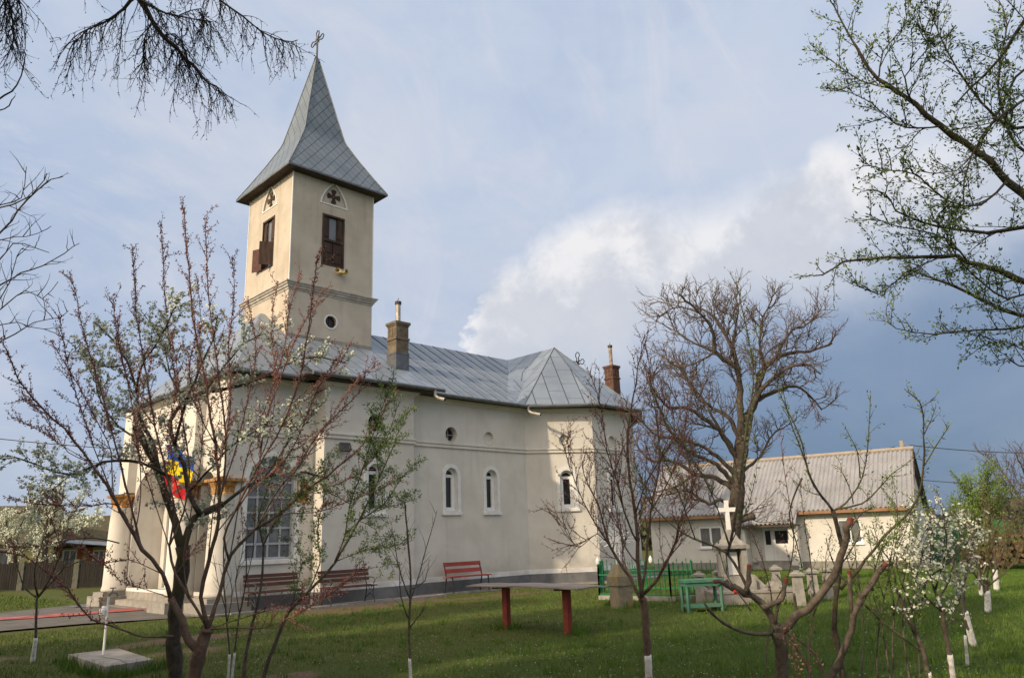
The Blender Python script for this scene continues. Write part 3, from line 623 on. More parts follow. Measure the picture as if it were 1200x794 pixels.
# narthex roof, a raised skirt ending in a slanting edge, and the porch hip
nz = 6.42
slope_poly(mb, [(10.75, 19.0, nz), (15.35, 19.0, nz), (13.65, 22.30, 8.30), (11.6, 22.30, 8.30), (10.75, 22.1, 8.2)])
slope_poly(mb, [(10.75, 29.08, nz), (10.75, 25.9, 8.2), (11.6, 25.7, 8.30), (13.65, 25.7, 8.30), (15.35, 29.08, nz)])
mb.add([(15.35, 19.0, nz), (13.65, 22.30, 8.30), (13.65, 22.30, 8.12), (15.35, 19.0, nz - .1)], [(0, 1, 2, 3)])
fx = 8.62; pz = 6.34
slope_poly(mb, [(fx, 19.45, pz), (12.0, 19.45, pz), (12.0, 24, 9.46), (11.45, 24, 9.46)]); slope_poly(mb, [(fx, 28.2, pz), (11.45, 24, 9.46), (12.0, 24, 9.46), (12.0, 28.2, pz)])
slope_poly(mb, [(fx, 28.2, pz), (fx, 19.45, pz), (11.45, 24, 9.46)])
proof = mb.build('porch_roof', MT['roof'], church)
# soffits and fascia
EV = [(9.12, 27.7), (9.12, 20), (10.9, 20), (10.9, 19.47), (14.8, 19.47), (14.8, 19.75), (19.95, 19.75), (22.0, 18.2), (24.2, 18.2), (26.25, 19.75), (26.6, 19.75), (26.6, 20.6), (28.6, 22.2), (28.6, 25.8),
      (26.6, 27.4), (26.6, 28.25), (26.25, 28.25), (24.2, 29.8), (22.0, 29.8), (19.95, 28.25), (14.8, 28.25), (14.8, 28.53), (10.9, 28.53), (10.9, 27.7)]
mb = MB(); sweep(mb, EV, [(-.05, 6.275), (.37, 6.30), (.38, 6.36), (-.05, 6.37)]); mb.build('soffit', MT['soffit'], church)
# gutters (half round) and downpipes
def gutter(pts, parent):
    mb = MB(); mb.tube(pts, .062, 8); return mb.build('gutter', MT['gutter'], parent)
gutter([(8.58, 28.2, 6.30), (8.58, 19.40, 6.30), (10.7, 19.40, 6.30)], church)
gutter([(10.7, 18.95, 6.38), (15.50, 18.95, 6.36)], church)
gutter([(15.4, 19.31, 6.31), (19.74, 19.31, 6.29), (21.84, 17.68, 6.32), (24.42, 17.68, 6.32), (26.66, 19.36, 6.30)], church)
def pipe(pts, parent):
    mb = MB(); mb.tube(pts, .055, 10); o = mb.build('downpipe', MT['pipe'], parent); mb = MB(); a, b = Vector(pts[-2]), Vector(pts[-1]); d = (b - a).normalized(); mb.tube([b - d * .002, b + d * .01], .047, 10); mb.build('mouth', MT['iron'], o)
pipe([(15.10, 18.95, 6.34), (15.10, 18.94, 6.15), (15.14, 18.82, 6.06), (15.20, 18.58, 5.98)], church)
pipe([(19.72, 19.30, 6.27), (19.72, 19.28, 6.12), (19.75, 19.16, 6.03), (19.88, 18.84, 5.93)], church)
# tower ---------------------------------------------------------------
tw = MB(); T0, T1 = (11.61, 22.35), (14.91, 22.35); T2, T3 = (14.91, 25.65), (11.61, 25.65)
fS, fE, fN, fW = Frame(T0, T1), Frame(T1, T2), Frame(T2, T3), Frame(T3, T0)
for fr in (fS, fE, fN, fW):
    c = fr.len / 2 - .02
    wn = arch_loop(c, 11.12, .90, 1.92, 'rect'); go = arch_loop(c, 13.46, 1.02, .84, 'gothic'); oc = arch_loop(c, 8.86, .44, .44, 'circle')
    wall(tw, fr, 7.6, 14.38, [wn, go] + ([oc] if fr is fS else []), [.13, .05, .15][:3 if fr is fS else 2]); panel(tw, fr, go, -.05)
tower = tw.build('tower_wall', MT['tower_plaster'], church)
for fr in (fS, fE, fN, fW):
    mb = MB(); c = fr.len / 2 - .02; go = arch_loop(c, 13.46, 1.02, .84, 'gothic'); ring(mb, fr, scale_loop(go, -.045), go, 0, .02); mb.build('niche_moulding', MT['white'], church)
    # flared cross in the niche
    mb = MB(); cz = 13.80
    for k in range(4):
        a = k * math.pi / 2; ca_, sa_ = math.cos(a), math.sin(a)
        q = [(.035, .0), (.25, .11), (.28, 0), (.25, -.11), (.035, -.0)]; q = [(.03, .03), (.24, .105), (.27, 0), (.24, -.105), (.03, -.03)]
        L = [(c + u * ca_ - v * sa_, cz + u * sa_ + v * ca_) for u, v in q][::-1]; n = len(L)
        mb.add([fr(u, z, -.05) for u, z in L] + [fr(u, z, -.015) for u, z in L], [tuple(range(n, 2 * n))] + [(i, (i + 1) % n, n + (i + 1) % n, n + i) for i in range(n)])
    mb.build('niche_cross', MT['wood_dark'], church)
for (x, y) in (T0, T1, T2, T3): mb = MB(); mb.box((x, y, 12.25), (.035, .035, 4.1)); mb.build('corner_strip', MT['white'], church)
TP = [T3, T0, T1, T2]
mb = MB(); sweep(mb, TP, [(0, 9.95), (.02, 9.96), (.03, 10.02), (.07, 10.04), (.08, 10.10), (.12, 10.12), (.13, 10.17), (.17, 10.19), (.17, 10.23), (0, 10.28)]); mb.build('tower_cornice', MT['cornice'], church)
mb = MB(); sweep(mb, TP, [(-.01, 8.45), (.012, 8.44), (.02, 8.2), (.02, 7.9)], closed=True); mb.build('mortar_flashing', MT['concrete'], church)
round_window(fS, fS.len / 2 - .02, 9.08, .22, .12, church, 'wood_dark')
L = arch_loop(fS.len / 2 - .02, 8.86, .44, .44, 'circle'); mb = MB(); ring(mb, fS, scale_loop(L, -.045), L, 0, .02); mb.build('round_surround', MT['white'], church)
# belfry windows: louvre panels and panelled shutters
def belfry(fr, open_=False):
    c = fr.len / 2 - .02; u0, u1, z0, z1 = c - .45, c + .45, 11.12, 13.04
    mb = MB(); fbox(mb, fr, u0, u0 + .06, z0, z1, -.11, .02); fbox(mb, fr, u1 - .06, u1, z0, z1, -.11, .02); fbox(mb, fr, u0 + .06, u1 - .06, z1 - .07, z1, -.11, .018); fbox(mb, fr, u0 + .06, u1 - .06, z0, z0 + .05, -.11, .018); fbox(mb, fr, u0 + .06, u1 - .06, 12.02, 12.10, -.1, .025)
    fbox(mb, fr, u0 + .06, u0 + .30, 12.10, z1 - .07, -.10, -.03); fbox(mb, fr, u1 - .30, u1 - .06, 12.10, z1 - .07, -.10, -.03)
    for s0 in (u0 + .09, u1 - .27): fbox(mb, fr, s0, s0 + .18, 12.2, 12.86, -.03, -.012)
    wf = mb.build('belfry_window', MT['wood_dark'], church)
    mb = MB(); fbox(mb, fr, u0 + .30, u1 - .30, 12.12, 12.95, -.09, -.07); mb.build('pane', MT['blueglass'], wf)
    if not open_:
        for a in (u0 + .065, c + .01):
            mb = MB(); fbox(mb, fr, a, a + .37, z0 + .05, 12.02, -.09, -.02); fbox(mb, fr, a + .06, a + .31, z0 + .14, z0 + .42, -.02, .0); fbox(mb, fr, a + .06, a + .31, z0 + .50, z0 + .82, -.02, .0)
            mb.build('shutter', MT['wood_dark'], wf)
    else:
        mb = MB(); panel(mb, fr, [(u0 + .06, z0 + .05), (u1 - .06, z0 + .05), (u1 - .06, 12.02), (u0 + .06, 12.02)], -.1); mb.build('dark_opening', MT['glass'], wf)
        # left leaf swung right open, right leaf half open
        for (uh, ang, sgn, mm) in ((u0 + .06, 160, 1, 'shutter_red'), (u1 - .06, 62, -1, 'wood_dark')):
            a = R_(ang); du, dn = sgn * math.cos(a), math.sin(a); mb = MB(); q = []
            for t_ in (0, .44):
                for z in (z0 + .05, 12.02):
                    for e in (-.018, .018): q.append(fr(uh + du * t_ - dn * e * sgn, z, .02 + dn * t_ + du * e * sgn))
            mb.add(q, [(0, 1, 3, 2), (4, 6, 7, 5), (0, 4, 5, 1), (2, 3, 7, 6), (0, 2, 6, 4), (1, 5, 7, 3)]); mb.build('shutter', MT[mm], wf)
belfry(fS); belfry(fW, True); belfry(fN); belfry(fE)
# spire
tcx, tcy = 13.26, 24.0
prof = [(2.03, 14.37), (1.66, 15.02), (1.25, 15.78), (.90, 16.50), (.84, 16.68), (.66, 17.5), (.47, 18.4), (.26, 19.4), (.06, 20.35)]
mb = MB()
for k in range(4):
    c = [(-1, -1), (1, -1), (1, 1), (-1, 1)]; a, b_ = c[k], c[(k + 1) % 4]; acc = 0
    for i in range(len(prof) - 1):
        (r0, z0), (r1, z1) = prof[i], prof[i + 1]; L = math.hypot(r0 - r1, z1 - z0)
        mb.add([(tcx + a[0] * r0, tcy + a[1] * r0, z0), (tcx + b_[0] * r0, tcy + b_[1] * r0, z0), (tcx + b_[0] * r1, tcy + b_[1] * r1, z1), (tcx + a[0] * r1, tcy + a[1] * r1, z1)], [(0, 1, 2, 3)], [[(-r0, acc), (r0, acc), (r1, acc + L), (-r1, acc + L)]]); acc += L
mb.add([(tcx - .07, tcy - .07, 20.35), (tcx + .07, tcy - .07, 20.35), (tcx + .07, tcy + .07, 20.35), (tcx - .07, tcy + .07, 20.35)], [(0, 1, 2, 3)])
spire = mb.build('spire', MT['spire'], church)
mb = MB()
for sx, sy in ((-1, -1), (1, -1), (1, 1), (-1, 1)): mb.tube([(tcx + sx * r, tcy + sy * r, z + .01) for r, z in prof], .022, 5)
mb.build('hip_cap', MT['gutter'], spire)
mb = MB(); sq = lambda r: [(tcx - r, tcy + r), (tcx - r, tcy - r), (tcx + r, tcy - r), (tcx + r, tcy + r)]
sweep(mb, sq(1.64), [(-.1, 14.375), (.36, 14.36), (.38, 14.32), (.10, 14.315), (.08, 14.28), (.01, 14.275)]); mb.build('spire_eaves', MT['soffit'], church)
mb = MB(); sweep(mb, sq(2.01), [(0, 14.375), (.035, 14.365), (.035, 14.30), (0, 14.30)]); mb.build('spire_fascia', MT['gutter'], church)
# wrought crosses with trefoil ends
def cross(c, dirv, h, arm, r, parent, foot=0.0, name='roof_cross'):
    c = Vector(c); d = Vector(dirv).normalized(); up = Vector((0, 0, 1)); mb = MB(); cz = c + up * (h * .66)
    w_ = .045 * h / 1.3 + .01
    for s in (-1, 1): mb.tube([c + d * s * w_ * .6, cz + d * s * w_ * .6], r, 5)
    def arm_(o, ax, L):
        sd_ = ax.cross(d.cross(up)).normalized(); pts = [o + sd_ * w_, o + ax * L * .45 + sd_ * w_ * .9, o + ax * L * .62 + sd_ * w_ * 2.0, o + ax * L * .85 + sd_ * w_ * 1.7, o + ax * L + sd_ * 0, o + ax * L * .85 - sd_ * w_ * 1.7, o + ax * L * .62 - sd_ * w_ * 2.0, o + ax * L * .45 - sd_ * w_ * .9, o - sd_ * w_]
        mb.tube(pts, r, 5)
    arm_(cz, up, h * .34); arm_(cz, d, arm); arm_(cz, -d, arm)
    for q in range(4):
        a = math.pi / 4 + q * math.pi / 2; mb.tube([cz, cz + (d * math.cos(a) + up * math.sin(a)) * arm * .42], r * .8, 4)
    if foot: mb.tube([c + d * w_, c + d * w_ * 3 + up * .05, c + d * w_ * 3.2 + up * .14, c + d * w_ * 1.5 + up * .17], r, 5)
    return mb.build(name, MT['iron'], parent)
cross((tcx, tcy, 20.33), (0, 1, 0), 1.36, .50, .022, spire, 1)
cross((28.2, 24.0, 8.9), (0, 1, 0), 1.60, .42, .024, church)
# chimneys
def chimney(c, w, z0, z1, m, pipe_h, pm, parent, base=None):
    x, y = c; mb = MB(); mb.box((x, y, (z0 + z1) / 2), (w, w, z1 - z0)); mb.box((x, y, z1 - .05), (w * 1.22, w * 1.22, .09)); mb.box((x, y, z1 - .12), (w * 1.1, w * 1.1, .06)); mb.box((x, y, z1 - .62), (w * 1.14, w * 1.14, .07))
    for s in (-1, 1):
        for k in range(3): mb.box((x + (k - 1) * .16, y + s * w / 2 * 1.0, z1 - .36), (.07, .03, .26)); mb.box((x + s * w / 2, y + (k - 1) * .16, z1 - .36), (.03, .07, .26))
    o = mb.build('chimney', MT[m], parent)
    if base: mb = MB(); mb.box((x, y, (z0 + base) / 2), (w + .03, w + .03, base - z0)); mb.box((x, y, base), (w * 1.10, w * 1.10, .06)); mb.build('zinc_apron', MT['gutter'], o)
    mb = MB(); mb.tube([(x, y, z1), (x, y, z1 + pipe_h)], .105 if w > .55 else .085, 14); fl = mb.build('flue_pipe', MT[pm], o, smooth=False)
    mb = MB(); mb.tube([(x, y, z1 + pipe_h - .02), (x, y, z1 + pipe_h + .08)], .115, 12); mb.tube([(x - .05, y, z1 + pipe_h + .08), (x + .03, y, z1 + pipe_h + .22)], .012, 5) if w < .55 else mb.lathe([(.12, z1 + pipe_h - .25), (.13, z1 + pipe_h + .05), (.09, z1 + pipe_h + .16)], (x, y, 0), 10)
    mb.build('flue_cap', MT['iron'], fl); return o
chimney((15.22, 21.15), .52, 7.2, 9.10, 'stucco_chim', .72, 'pipe', church, 7.95)
chimney((28.3, 22.0), .50, 7.2, 9.42, 'brick', .95, 'pipe_rust', church)
mb = MB(); mb.tube([(15.02, 21.0, 9.8), (15.02, 21.0, 10.1)], .006, 4); 
# free items on the church ------------------------------------------------
ls = thing('loudspeaker', 'tan horn loudspeaker fixed below the belfry window of the tower', 'loudspeaker', (13.62, 22.25, 10.9))
mb = MB(); d = Vector((.45, -.85, -.05)).normalized(); o0 = Vector((13.60, 22.2, 10.92)); prof_ = [(.03, -.08), (.04, 0), (.055, .05), (.09, .11), (.125, .135)]
mb.tube([o0 + d * z for r, z in prof_], [r for r, z in prof_], 14, cap=False); mb.build('horn', MT['brass'], ls)
mb = MB(); mb.tube([o0 - d * .14, o0 - d * .04], .07, 10); mb.bar(o0 - d * .1, (13.60, 22.36, 10.98), .03); mb.build('driver', MT['brass'], ls)
o0 = Vector((13.42, 22.25, 10.95)); d2 = Vector((-.6, -.8, -.05)).normalized(); mb = MB(); mb.tube([o0 + d2 * z for r, z in prof_], [r * .8 for r, z in prof_], 12, cap=False); mb.build('horn', MT['brass'], ls)
fl_ = thing('floodlight', 'small black floodlight under the moulding beside the arched window', 'floodlight', (12.1, 19.4, 4.35))
mb = MB(); mb.box((11.98, 19.24, 4.36), (.34, .12, .24), M=Matrix.Rotation(R_(-25), 3, 'X')); mb.bar((11.98, 19.30, 4.40), (11.98, 19.45, 4.44), .05); mb.build('housing', MT['iron'], fl_)
mb = MB(); mb.box((11.98, 19.175, 4.335), (.27, .015, .17), M=Matrix.Rotation(R_(-25), 3, 'X')); mb.build('lens', MT['curtain_glass'], fl_)
ic = thing('icon_picture', 'small gilt framed icon hanging on the wall beside the large grid window', 'picture', (11.1, 19.96, 3.2))
mb = MB(); L = arch_loop(2.22, 2.82, .36, .62, 'rect'); ring(mb, frSide, L, scale_loop(L, .05), .0, .05); mb.build('frame', MT['gold'], ic)
mb = MB(); panel(mb, frSide, scale_loop(L, .045), .02); mb.build('painting', mat('icon_painting', (.30, .16, .05), (.10, .05, .03), 12, .6, c3=(.45, .30, .10), s3=9), ic)
def flag(name, label, y0, z0, dx, droop, zoff=0):
    r = thing('flag', label, 'flag', (8.5, y0, z0), group='flags hanging over the church porch')
    a = Vector((8.72, y0, z0 - .25)); b = Vector((8.72 - .55, y0 + dx * .5, z0 + .55)); mb = MB(); mb.tube([a, b], .016, 6); mb.build('pole', MT['wood_dark'], r)
    for k, nm in enumerate(('blue', 'yellow', 'red')):
        mb = MB(); nu, nv = 8, 6; vs = []; fs = []
        for i in range(nu + 1):
            for j in range(nv + 1):
                u = (k + i / nu) / 3; v = j / nv
                y = b.y - .02 - v * .48 * dx; x = b.x + .03 + .07 * math.sin(v * 7 + u * 4) + v * .22; z = b.z - u * 1.15 - v * .22 - .05 * math.sin(u * 6 + v * 4)
                y += u * .28 * dx * droop; vs.append((x, y, z))
        for i in range(nu):
            for j in range(nv): q = i * (nv + 1) + j; fs.append((q, q + 1, q + nv + 2, q + nv + 1))
        mb.add(vs, fs); mb.build('stripe', MT[nm], r)
    return r
flag('a', 'blue yellow and red flag over the porch, the one nearer the large grid window', 21.35, 3.75, 1, .5)
flag('b', 'blue yellow and red flag over the porch, the one nearer the porch door', 22.25, 4.05, 1, .5)
# ------------------------------------------------------------------ benches
def plank_bench(name, label, mw, w, loc, rz, arms, group=None):
    r = thing(name, label, 'bench', loc, rz, group)       # local: x along, +y is the back (wall side)
    for i, (y, z, t) in enumerate(((-.14, .47, 0), (-.02, .47, 0), (.10, .475, 0)) if not arms else ((-.15, .44, 0), (-.05, .44, 0), (.05, .44, 0), (.15, .45, 0))):
        mb = MB(); mb.box((0, y, z), (w, .11 if not arms else .085, .03)); mb.build('seat_slat', MT[mw], r, local=True)
    for z, y in ((.64, .20), (.84, .25)) if not arms else ((.62, .24), (.74, .27), (.84, .295)):
        mb = MB(); mb.box((0, y, z), (w * (.9 if not arms else 1), .028, .12 if not arms else .085), M=Matrix.Rotation(R_(-12), 3, 'X')); mb.build('back_slat', MT[mw], r, local=True)
    for s in (-1, 1):
        x = s * (w / 2 - .12); mb = MB()
        if arms:
            mb.tube([(x, -.24, 0), (x, -.20, .16), (x, -.14, .30), (x, -.20, .42)], .016, 6); mb.tube([(x, .26, 0), (x, .20, .18), (x, .16, .42), (x, .24, .62), (x, .31, .90)], .016, 6)
            mb.tube([(x, -.20, .42), (x, .16, .42)], .014, 6); mb.tube([(x, .22, .60), (x, .05, .66), (x, -.14, .655), (x, -.24, .60), (x, -.22, .52), (x, -.16, .54), (x, -.19, .42)], .015, 6)
            mb.tube([(x, -.22, .10), (x, 0, .24), (x, .22, .10)], .012, 6); mb.tube([(x, -.1, .42), (x, 0, .33), (x, .1, .42)], .010, 6)
        else:
            mb.bar((x, -.20, 0), (x, -.16, .45), .03); mb.bar((x, .24, 0), (x, .14, .45), .03); mb.bar((x, .14, .45), (x, .27, .90), .03); mb.bar((x, -.18, .455), (x, .15, .455), .03); mb.bar((x, -.19, .2), (x, .2, .2), .018)
        mb.build('end_frame', MT['iron'], r, local=True)
    return r
plank_bench('garden_bench', 'red plank bench with thin black legs in front of the two arched windows', 'bench_red', 1.72, (16.45, 19.08, .055), 0, False)
plank_bench('garden_bench', 'brown slatted bench with curled iron arms under the large grid window', 'bench_brown', 1.55, (10.1, 19.45, .055), 0, True, 'brown benches along the church wall')
plank_bench('garden_bench', 'brown slatted bench with curled iron arms under the floodlight', 'bench_brown', 1.62, (12.0, 18.92, .055), 0, True, 'brown benches along the church wall')
# ------------------------------------------------------------------ long table on red posts
tb = thing('garden_table', 'long weathered board table on two rust red posts in the grass', 'table', (10.4, 10.2, 0))
for x, y in ((10.42, 10.98), (10.38, 9.40)):
    mb = MB(); mb.box((x, y, .36), (.112, .112, .80), rz=.1); o = mb.build('leg', MT['post_red'], tb)
mb = MB(); n = 14; vs = []; fs = []
for i in range(n + 1):
    y = 11.68 - 2.85 * i / n
    for k, x in enumerate((10.02, 10.45, 10.86)): z = .80 + .006 * math.sin(i * 1.1 + k) - (.02 * ((i - n / 2) / (n / 2)) ** 2) * (k != 1); vs += [(x, y, z)]
for i in range(n):
    for k in range(2): q = i * 3 + k; fs.append((q, q + 1, q + 4, q + 3))
m0 = len(vs); vs += [(x, y, z - .022) for x, y, z in vs]; fs += [tuple(k + m0 for k in f[::-1]) for f in fs]
for i in range(n): fs += [(i * 3, i * 3 + 3, m0 + i * 3 + 3, m0 + i * 3), (i * 3 + 2, m0 + i * 3 + 2, m0 + i * 3 + 5, i * 3 + 5)]
fs += [(0, m0, m0 + 1, 1), (1, m0 + 1, m0 + 2, 2), (n * 3, n * 3 + 1, m0 + n * 3 + 1, m0 + n * 3), (n * 3 + 1, n * 3 + 2, m0 + n * 3 + 2, m0 + n * 3 + 1)]
mb.add(vs, fs); mb.build('table_top', MT['grey_board'], tb)
for y in (10.98, 9.40): mb = MB(); mb.box((10.43, y, .755), (.62, .12, .045)); mb.build('cross_batten', MT['wood_dark'], tb)
# ------------------------------------------------------------------ hatch and standpipe
ht = thing('well_cover', 'low square concrete well cover with a diagonal crack in the grass', 'well cover', (4.45, 13.7, 0))
q = [G(80, 766, .12), G(124, 780.5, .12), G(180, 772, .12), G(139, 759, .12)]
q = [Vector(p) for p in q]; mb = MB(); mb.add([p for p in q] + [Vector((p.x, p.y, -.05)) for p in q], [(0, 1, 2, 3), (0, 4, 5, 1), (1, 5, 6, 2), (2, 6, 7, 3), (3, 7, 4, 0)]); mb.build('slab', MT['concrete'], ht)
cen = sum(q, Vector()) / 4; e0 = q[0].lerp(q[3], .55); e1 = q[1].lerp(q[2], .42)
mb = MB(); d_ = (e1 - e0); p0, p1, p2 = cen + Vector((-.1, .1, .002)), cen.lerp(e1, .5) + Vector((.02, .02, .002)), e1 + Vector((0, 0, .002)); sdv = Vector((.012, .012, 0))
mb.add([p0 - sdv, p0 + sdv, p1 + sdv, p1 - sdv, p2 + sdv, p2 - sdv], [(0, 1, 2, 3), (3, 2, 4, 5)]); mb.build('crack', MT['iron'], ht)
sp_ = G(121, 766, .12); st_ = thing('standpipe', 'thin white standpipe with a small tap rising from the concrete well cover', 'water tap', sp_)
mb = MB(); mb.tube([sp_, sp_ + Vector((0, 0, .84))], .018, 8); mb.build('pipe', MT['white_tap'], st_)
a = sp_ + Vector((0, 0, .62)); mb = MB(); mb.lathe([(.02, -.06), (.055, -.04), (.06, .03), (.045, .07), (.02, .09)], a + Vector((-.045, .045, 0)), 10); mb.build('tap_cover', MT['white_tap'], st_)
a = sp_ + Vector((0, 0, .86)); mb = MB(); mb.tube([a, a + Vector((.03, -.03, .05)), a + Vector((.09, -.09, .04)), a + Vector((.10, -.10, -.02))], .013, 6); mb.tube([a + Vector((.04, -.04, .06)), a + Vector((.04, -.04, .11))], .009, 6); mb.box(a + Vector((.04, -.04, .115)), (.09, .02, .015)); mb.build('tap', MT['gutter'], st_)
# ------------------------------------------------------------------ cemetery corner
fgrp = 'green iron grave fence'
gf_ = thing('grave_fence', 'green painted iron grave fence with spear tops beside the mossy gravestone', 'fence', (17.5, 12.0, 0))
def iron_fence(a, b, parent, h=.78, sp=.13, posts=2):
    a, b = Vector(a), Vector(b); L = (b - a).length; n = int(L / sp); mb = MB()
    for z in (.14, h - .16): mb.bar(a + Vector((0, 0, z)), b + Vector((0, 0, z)), .028)
    for i in range(n + 1):
        p = a.lerp(b, i / n); hh = h + (.09 if i % 2 else 0); mb.bar(p + Vector((0, 0, .08)), p + Vector((0, 0, hh)), .014)
        mb.lathe([(.002, hh + .07), (.018, hh + .02), (.006, hh)], p, 4)
        if i < n and i % 2 == 0:
            c = a.lerp(b, (i + .5) / n); mb.tube([c + Vector((0, 0, .45)) + (b - a).normalized() * .045 * math.cos(t_) + Vector((0, 0, .09 * math.sin(t_))) for t_ in [k * math.pi / 4 for k in range(9)]], .006, 4)
    mb.build('railing', MT['green_iron'], parent)
    for k in range(posts + 1):
        p = a.lerp(b, k / posts); mb = MB(); mb.bar(p, p + Vector((0, 0, h + .02)), .034); mb.lathe([(.004, h + .13), (.035, h + .08), (.02, h + .02)], p, 8); mb.build('post', MT['green_iron'], parent)
f0, f1 = G(703, 702), G(787, 704); f2 = G(868, 698); f3 = f0 + (f2 - f1) * 1.0
iron_fence(f0, f1, gf_, posts=1); iron_fence(f1, f2, gf_, posts=1); iron_fence(f0 + Vector((1.9, 1.4, 0)), f2 + Vector((.3, 1.6, 0)), gf_, posts=2); iron_fence(f0, f0 + Vector((1.9, 1.4, 0)), gf_, posts=1)
kb = thing('grave_kerb', 'low concrete kerb along the foot of the green grave fence', 'kerb', f0)
mb = MB(); 
for a, b_ in ((f0, f1), (f1, f2)): mb.bar(a + Vector((-.05, -.05, .03)), b_ + Vector((-.05, -.05, .03)), .14, .16)
mb.build('kerb_stone', MT['stone_side'], kb)
for p in (f0, f1 + Vector((.5, .9, 0))):
    o = thing('grave_lamp', 'small white grave lamp on the left corner post of the green fence' if p is f0 else 'small white grave lamp inside the green fence near the iron cross', 'lamp', p + Vector((0, 0, .85)))
    mb = MB(); mb.lathe([(.03, 0), (.05, .03), (.055, .10), (.03, .15), (.01, .19)], p + Vector((0, 0, .88)), 8); mb.build('lamp_body', MT['white_iron'], o)
# mossy stone with white iron cross
gs = thing('gravestone', 'mossy tapered gravestone in the grass in front of the green fence', 'gravestone', G(729, 712))
c = G(729, 712); fx_ = Vector((cx_.x, cx_.y, 0)).normalized(); fy_ = Vector((-fx_.y, fx_.x, 0))          # right / away seen from here
def fr_box(mb, c, w0, w1, d0, d1, z0, z1, ang=0.0):
    R2 = Matrix.Rotation(ang, 3, 'Z'); a, b = R2 @ fx_, R2 @ fy_
    vs = [c + a * (sx * w0 / 2) + b * (sy * d0 / 2) + Vector((0, 0, z0)) for sx, sy in ((-1, -1), (1, -1), (1, 1), (-1, 1))] + [c + a * (sx * w1 / 2) + b * (sy * d1 / 2) + Vector((0, 0, z1)) for sx, sy in ((-1, -1), (1, -1), (1, 1), (-1, 1))]
    mb.add(vs, [(3, 2, 1, 0), (4, 5, 6, 7), (0, 1, 5, 4), (1, 2, 6, 5), (2, 3, 7, 6), (3, 0, 4, 7)])
mb = MB(); fr_box(mb, c, .38, .40, .34, .36, -.05, .50, .5); fr_box(mb, c, .46, .46, .42, .42, .50, .70, .5); fr_box(mb, c, .46, .20, .42, .2, .70, .96, .5); mb.build('stone_block', MT['stone_mossy'], gs)
cr = thing('iron_grave_cross', 'white painted wrought iron cross with rays standing behind the mossy gravestone', 'cross', c + fy_ * .35)
cc = c + fy_ * .35 + fx_ * .03; mb = MB()
for s in (-1, 1): mb.tube([cc + fx_ * s * .045, cc + fx_ * s * .045 + Vector((0, 0, 1.95))], .017, 5)
for z in (.8, 1.0, 1.2, 1.75): mb.tube([cc - fx_ * .045 + Vector((0, 0, z)), cc + fx_ * .045 + Vector((0, 0, z + .04))], .008, 4)
h0 = cc + Vector((0, 0, 1.52))
for s in (-1, 1):
    for z in (-.04, .04): mb.tube([h0 + Vector((0, 0, z)), h0 + fx_ * s * .40 + Vector((0, 0, z))], .011, 5)
mb.build('cross_bars', MT['white_iron'], cr)
mb = MB()
for k in range(16):
    a = k * math.pi / 8 + .1; L = .34 if k % 2 else .26; v = fx_ * math.cos(a) + Vector((0, 0, math.sin(a))); mb.tube([h0 + v * .05, h0 + v * L], .016, 4)
mb.lathe([(.085, 0), (.085, .03), (.05, .05)], (0, 0, 0), 12) if 0 else mb.tube([h0 - fy_ * .03, h0 + fy_ * .0], .09, 12)
mb.build('ray_wreath', MT['white_iron'], cr)
mb = MB()
for v in (fx_, -fx_, Vector((0, 0, 1))):
    L = .42 if v.z == 0 else .45; e = h0 + v * L; sd_ = Vector((0, 0, 1)) if v.z == 0 else fx_
    for s in (-1, 1): mb.tube([e - v * .08, e + sd_ * s * .07 - v * .02, e + sd_ * s * .06 + v * .06, e + v * .02], .009, 4)
    mb.tube([e, e + v * .09], .010, 4)
mb.build('trefoil_end', MT['white_iron'], cr)
# green stand
gt = thing('grave_stand', 'small green wooden table with a lower shelf beside the stone cross monument', 'table', G(822, 717))
c = G(824, 716); mb = MB(); fr_box(mb, c, .86, .86, .48, .48, .60, .66, .12); fr_box(mb, c, .80, .80, .42, .42, .52, .60, .12); mb.build('table_top', MT['green_wood'], gt)
R2 = Matrix.Rotation(.12, 3, 'Z')
for sx in (-1, 1):
    for sy in (-1, 1): p = c + R2 @ fx_ * (.37 * sx) + R2 @ fy_ * (.18 * sy); mb = MB(); mb.bar(p + Vector((0, 0, -.03)), p + Vector((0, 0, .56)), .055); mb.build('leg', MT['green_wood'], gt)
mb = MB(); fr_box(mb, c, .76, .76, .40, .40, .10, .15, .12); mb.build('shelf', MT['green_wood'], gt)
# monument
mc = G(872, 708) + fy_ * .55
mo = thing('stone_monument', 'grey concrete grave monument with gabled top, white plaque and white cross', 'monument', mc)
mb = MB(); fr_box(mb, mc + fx_ * .08, .66, .66, .62, .62, .25, .52); fr_box(mb, mc, .60, .60, .5, .5, .52, .60)
mb.build('pedestal', MT['stone_side'], mo)
for s in (-1, 1): mb = MB(); fr_box(mb, mc + fx_ * (.25 * s - .02), .13, .12, .40, .38, .60, 1.22); mb.build('pillar', MT['stone_side'], mo)
mb = MB(); fr_box(mb, mc + fy_ * .14 - fx_ * .02, .36, .36, .1, .1, .60, 1.22); mb.build('back_wall', MT['stone_side'], mo)
mb = MB(); a0 = mc - fx_ * .02 - fy_ * .03; fr_box(mb, a0, .24, .24, .02, .02, .62, 1.14); mb.build('plaque', MT['white'], mo)
mb = MB(); a0 = mc - fx_ * .02; fr_box(mb, a0, .74, .76, .52, .54, 1.22, 1.30); fr_box(mb, a0, .70, .34, .48, .30, 1.30, 1.44); fr_box(mb, a0, .34, .14, .30, .14, 1.44, 1.66); mb.build('gable', MT['stone_side'], mo)
mb = MB(); fr_box(mb, a0, .095, .085, .09, .08, 1.62, 2.34); fr_box(mb, a0, .46, .46, .088, .088, 2.07, 2.17); mb.build('cross', MT['white'], mo)
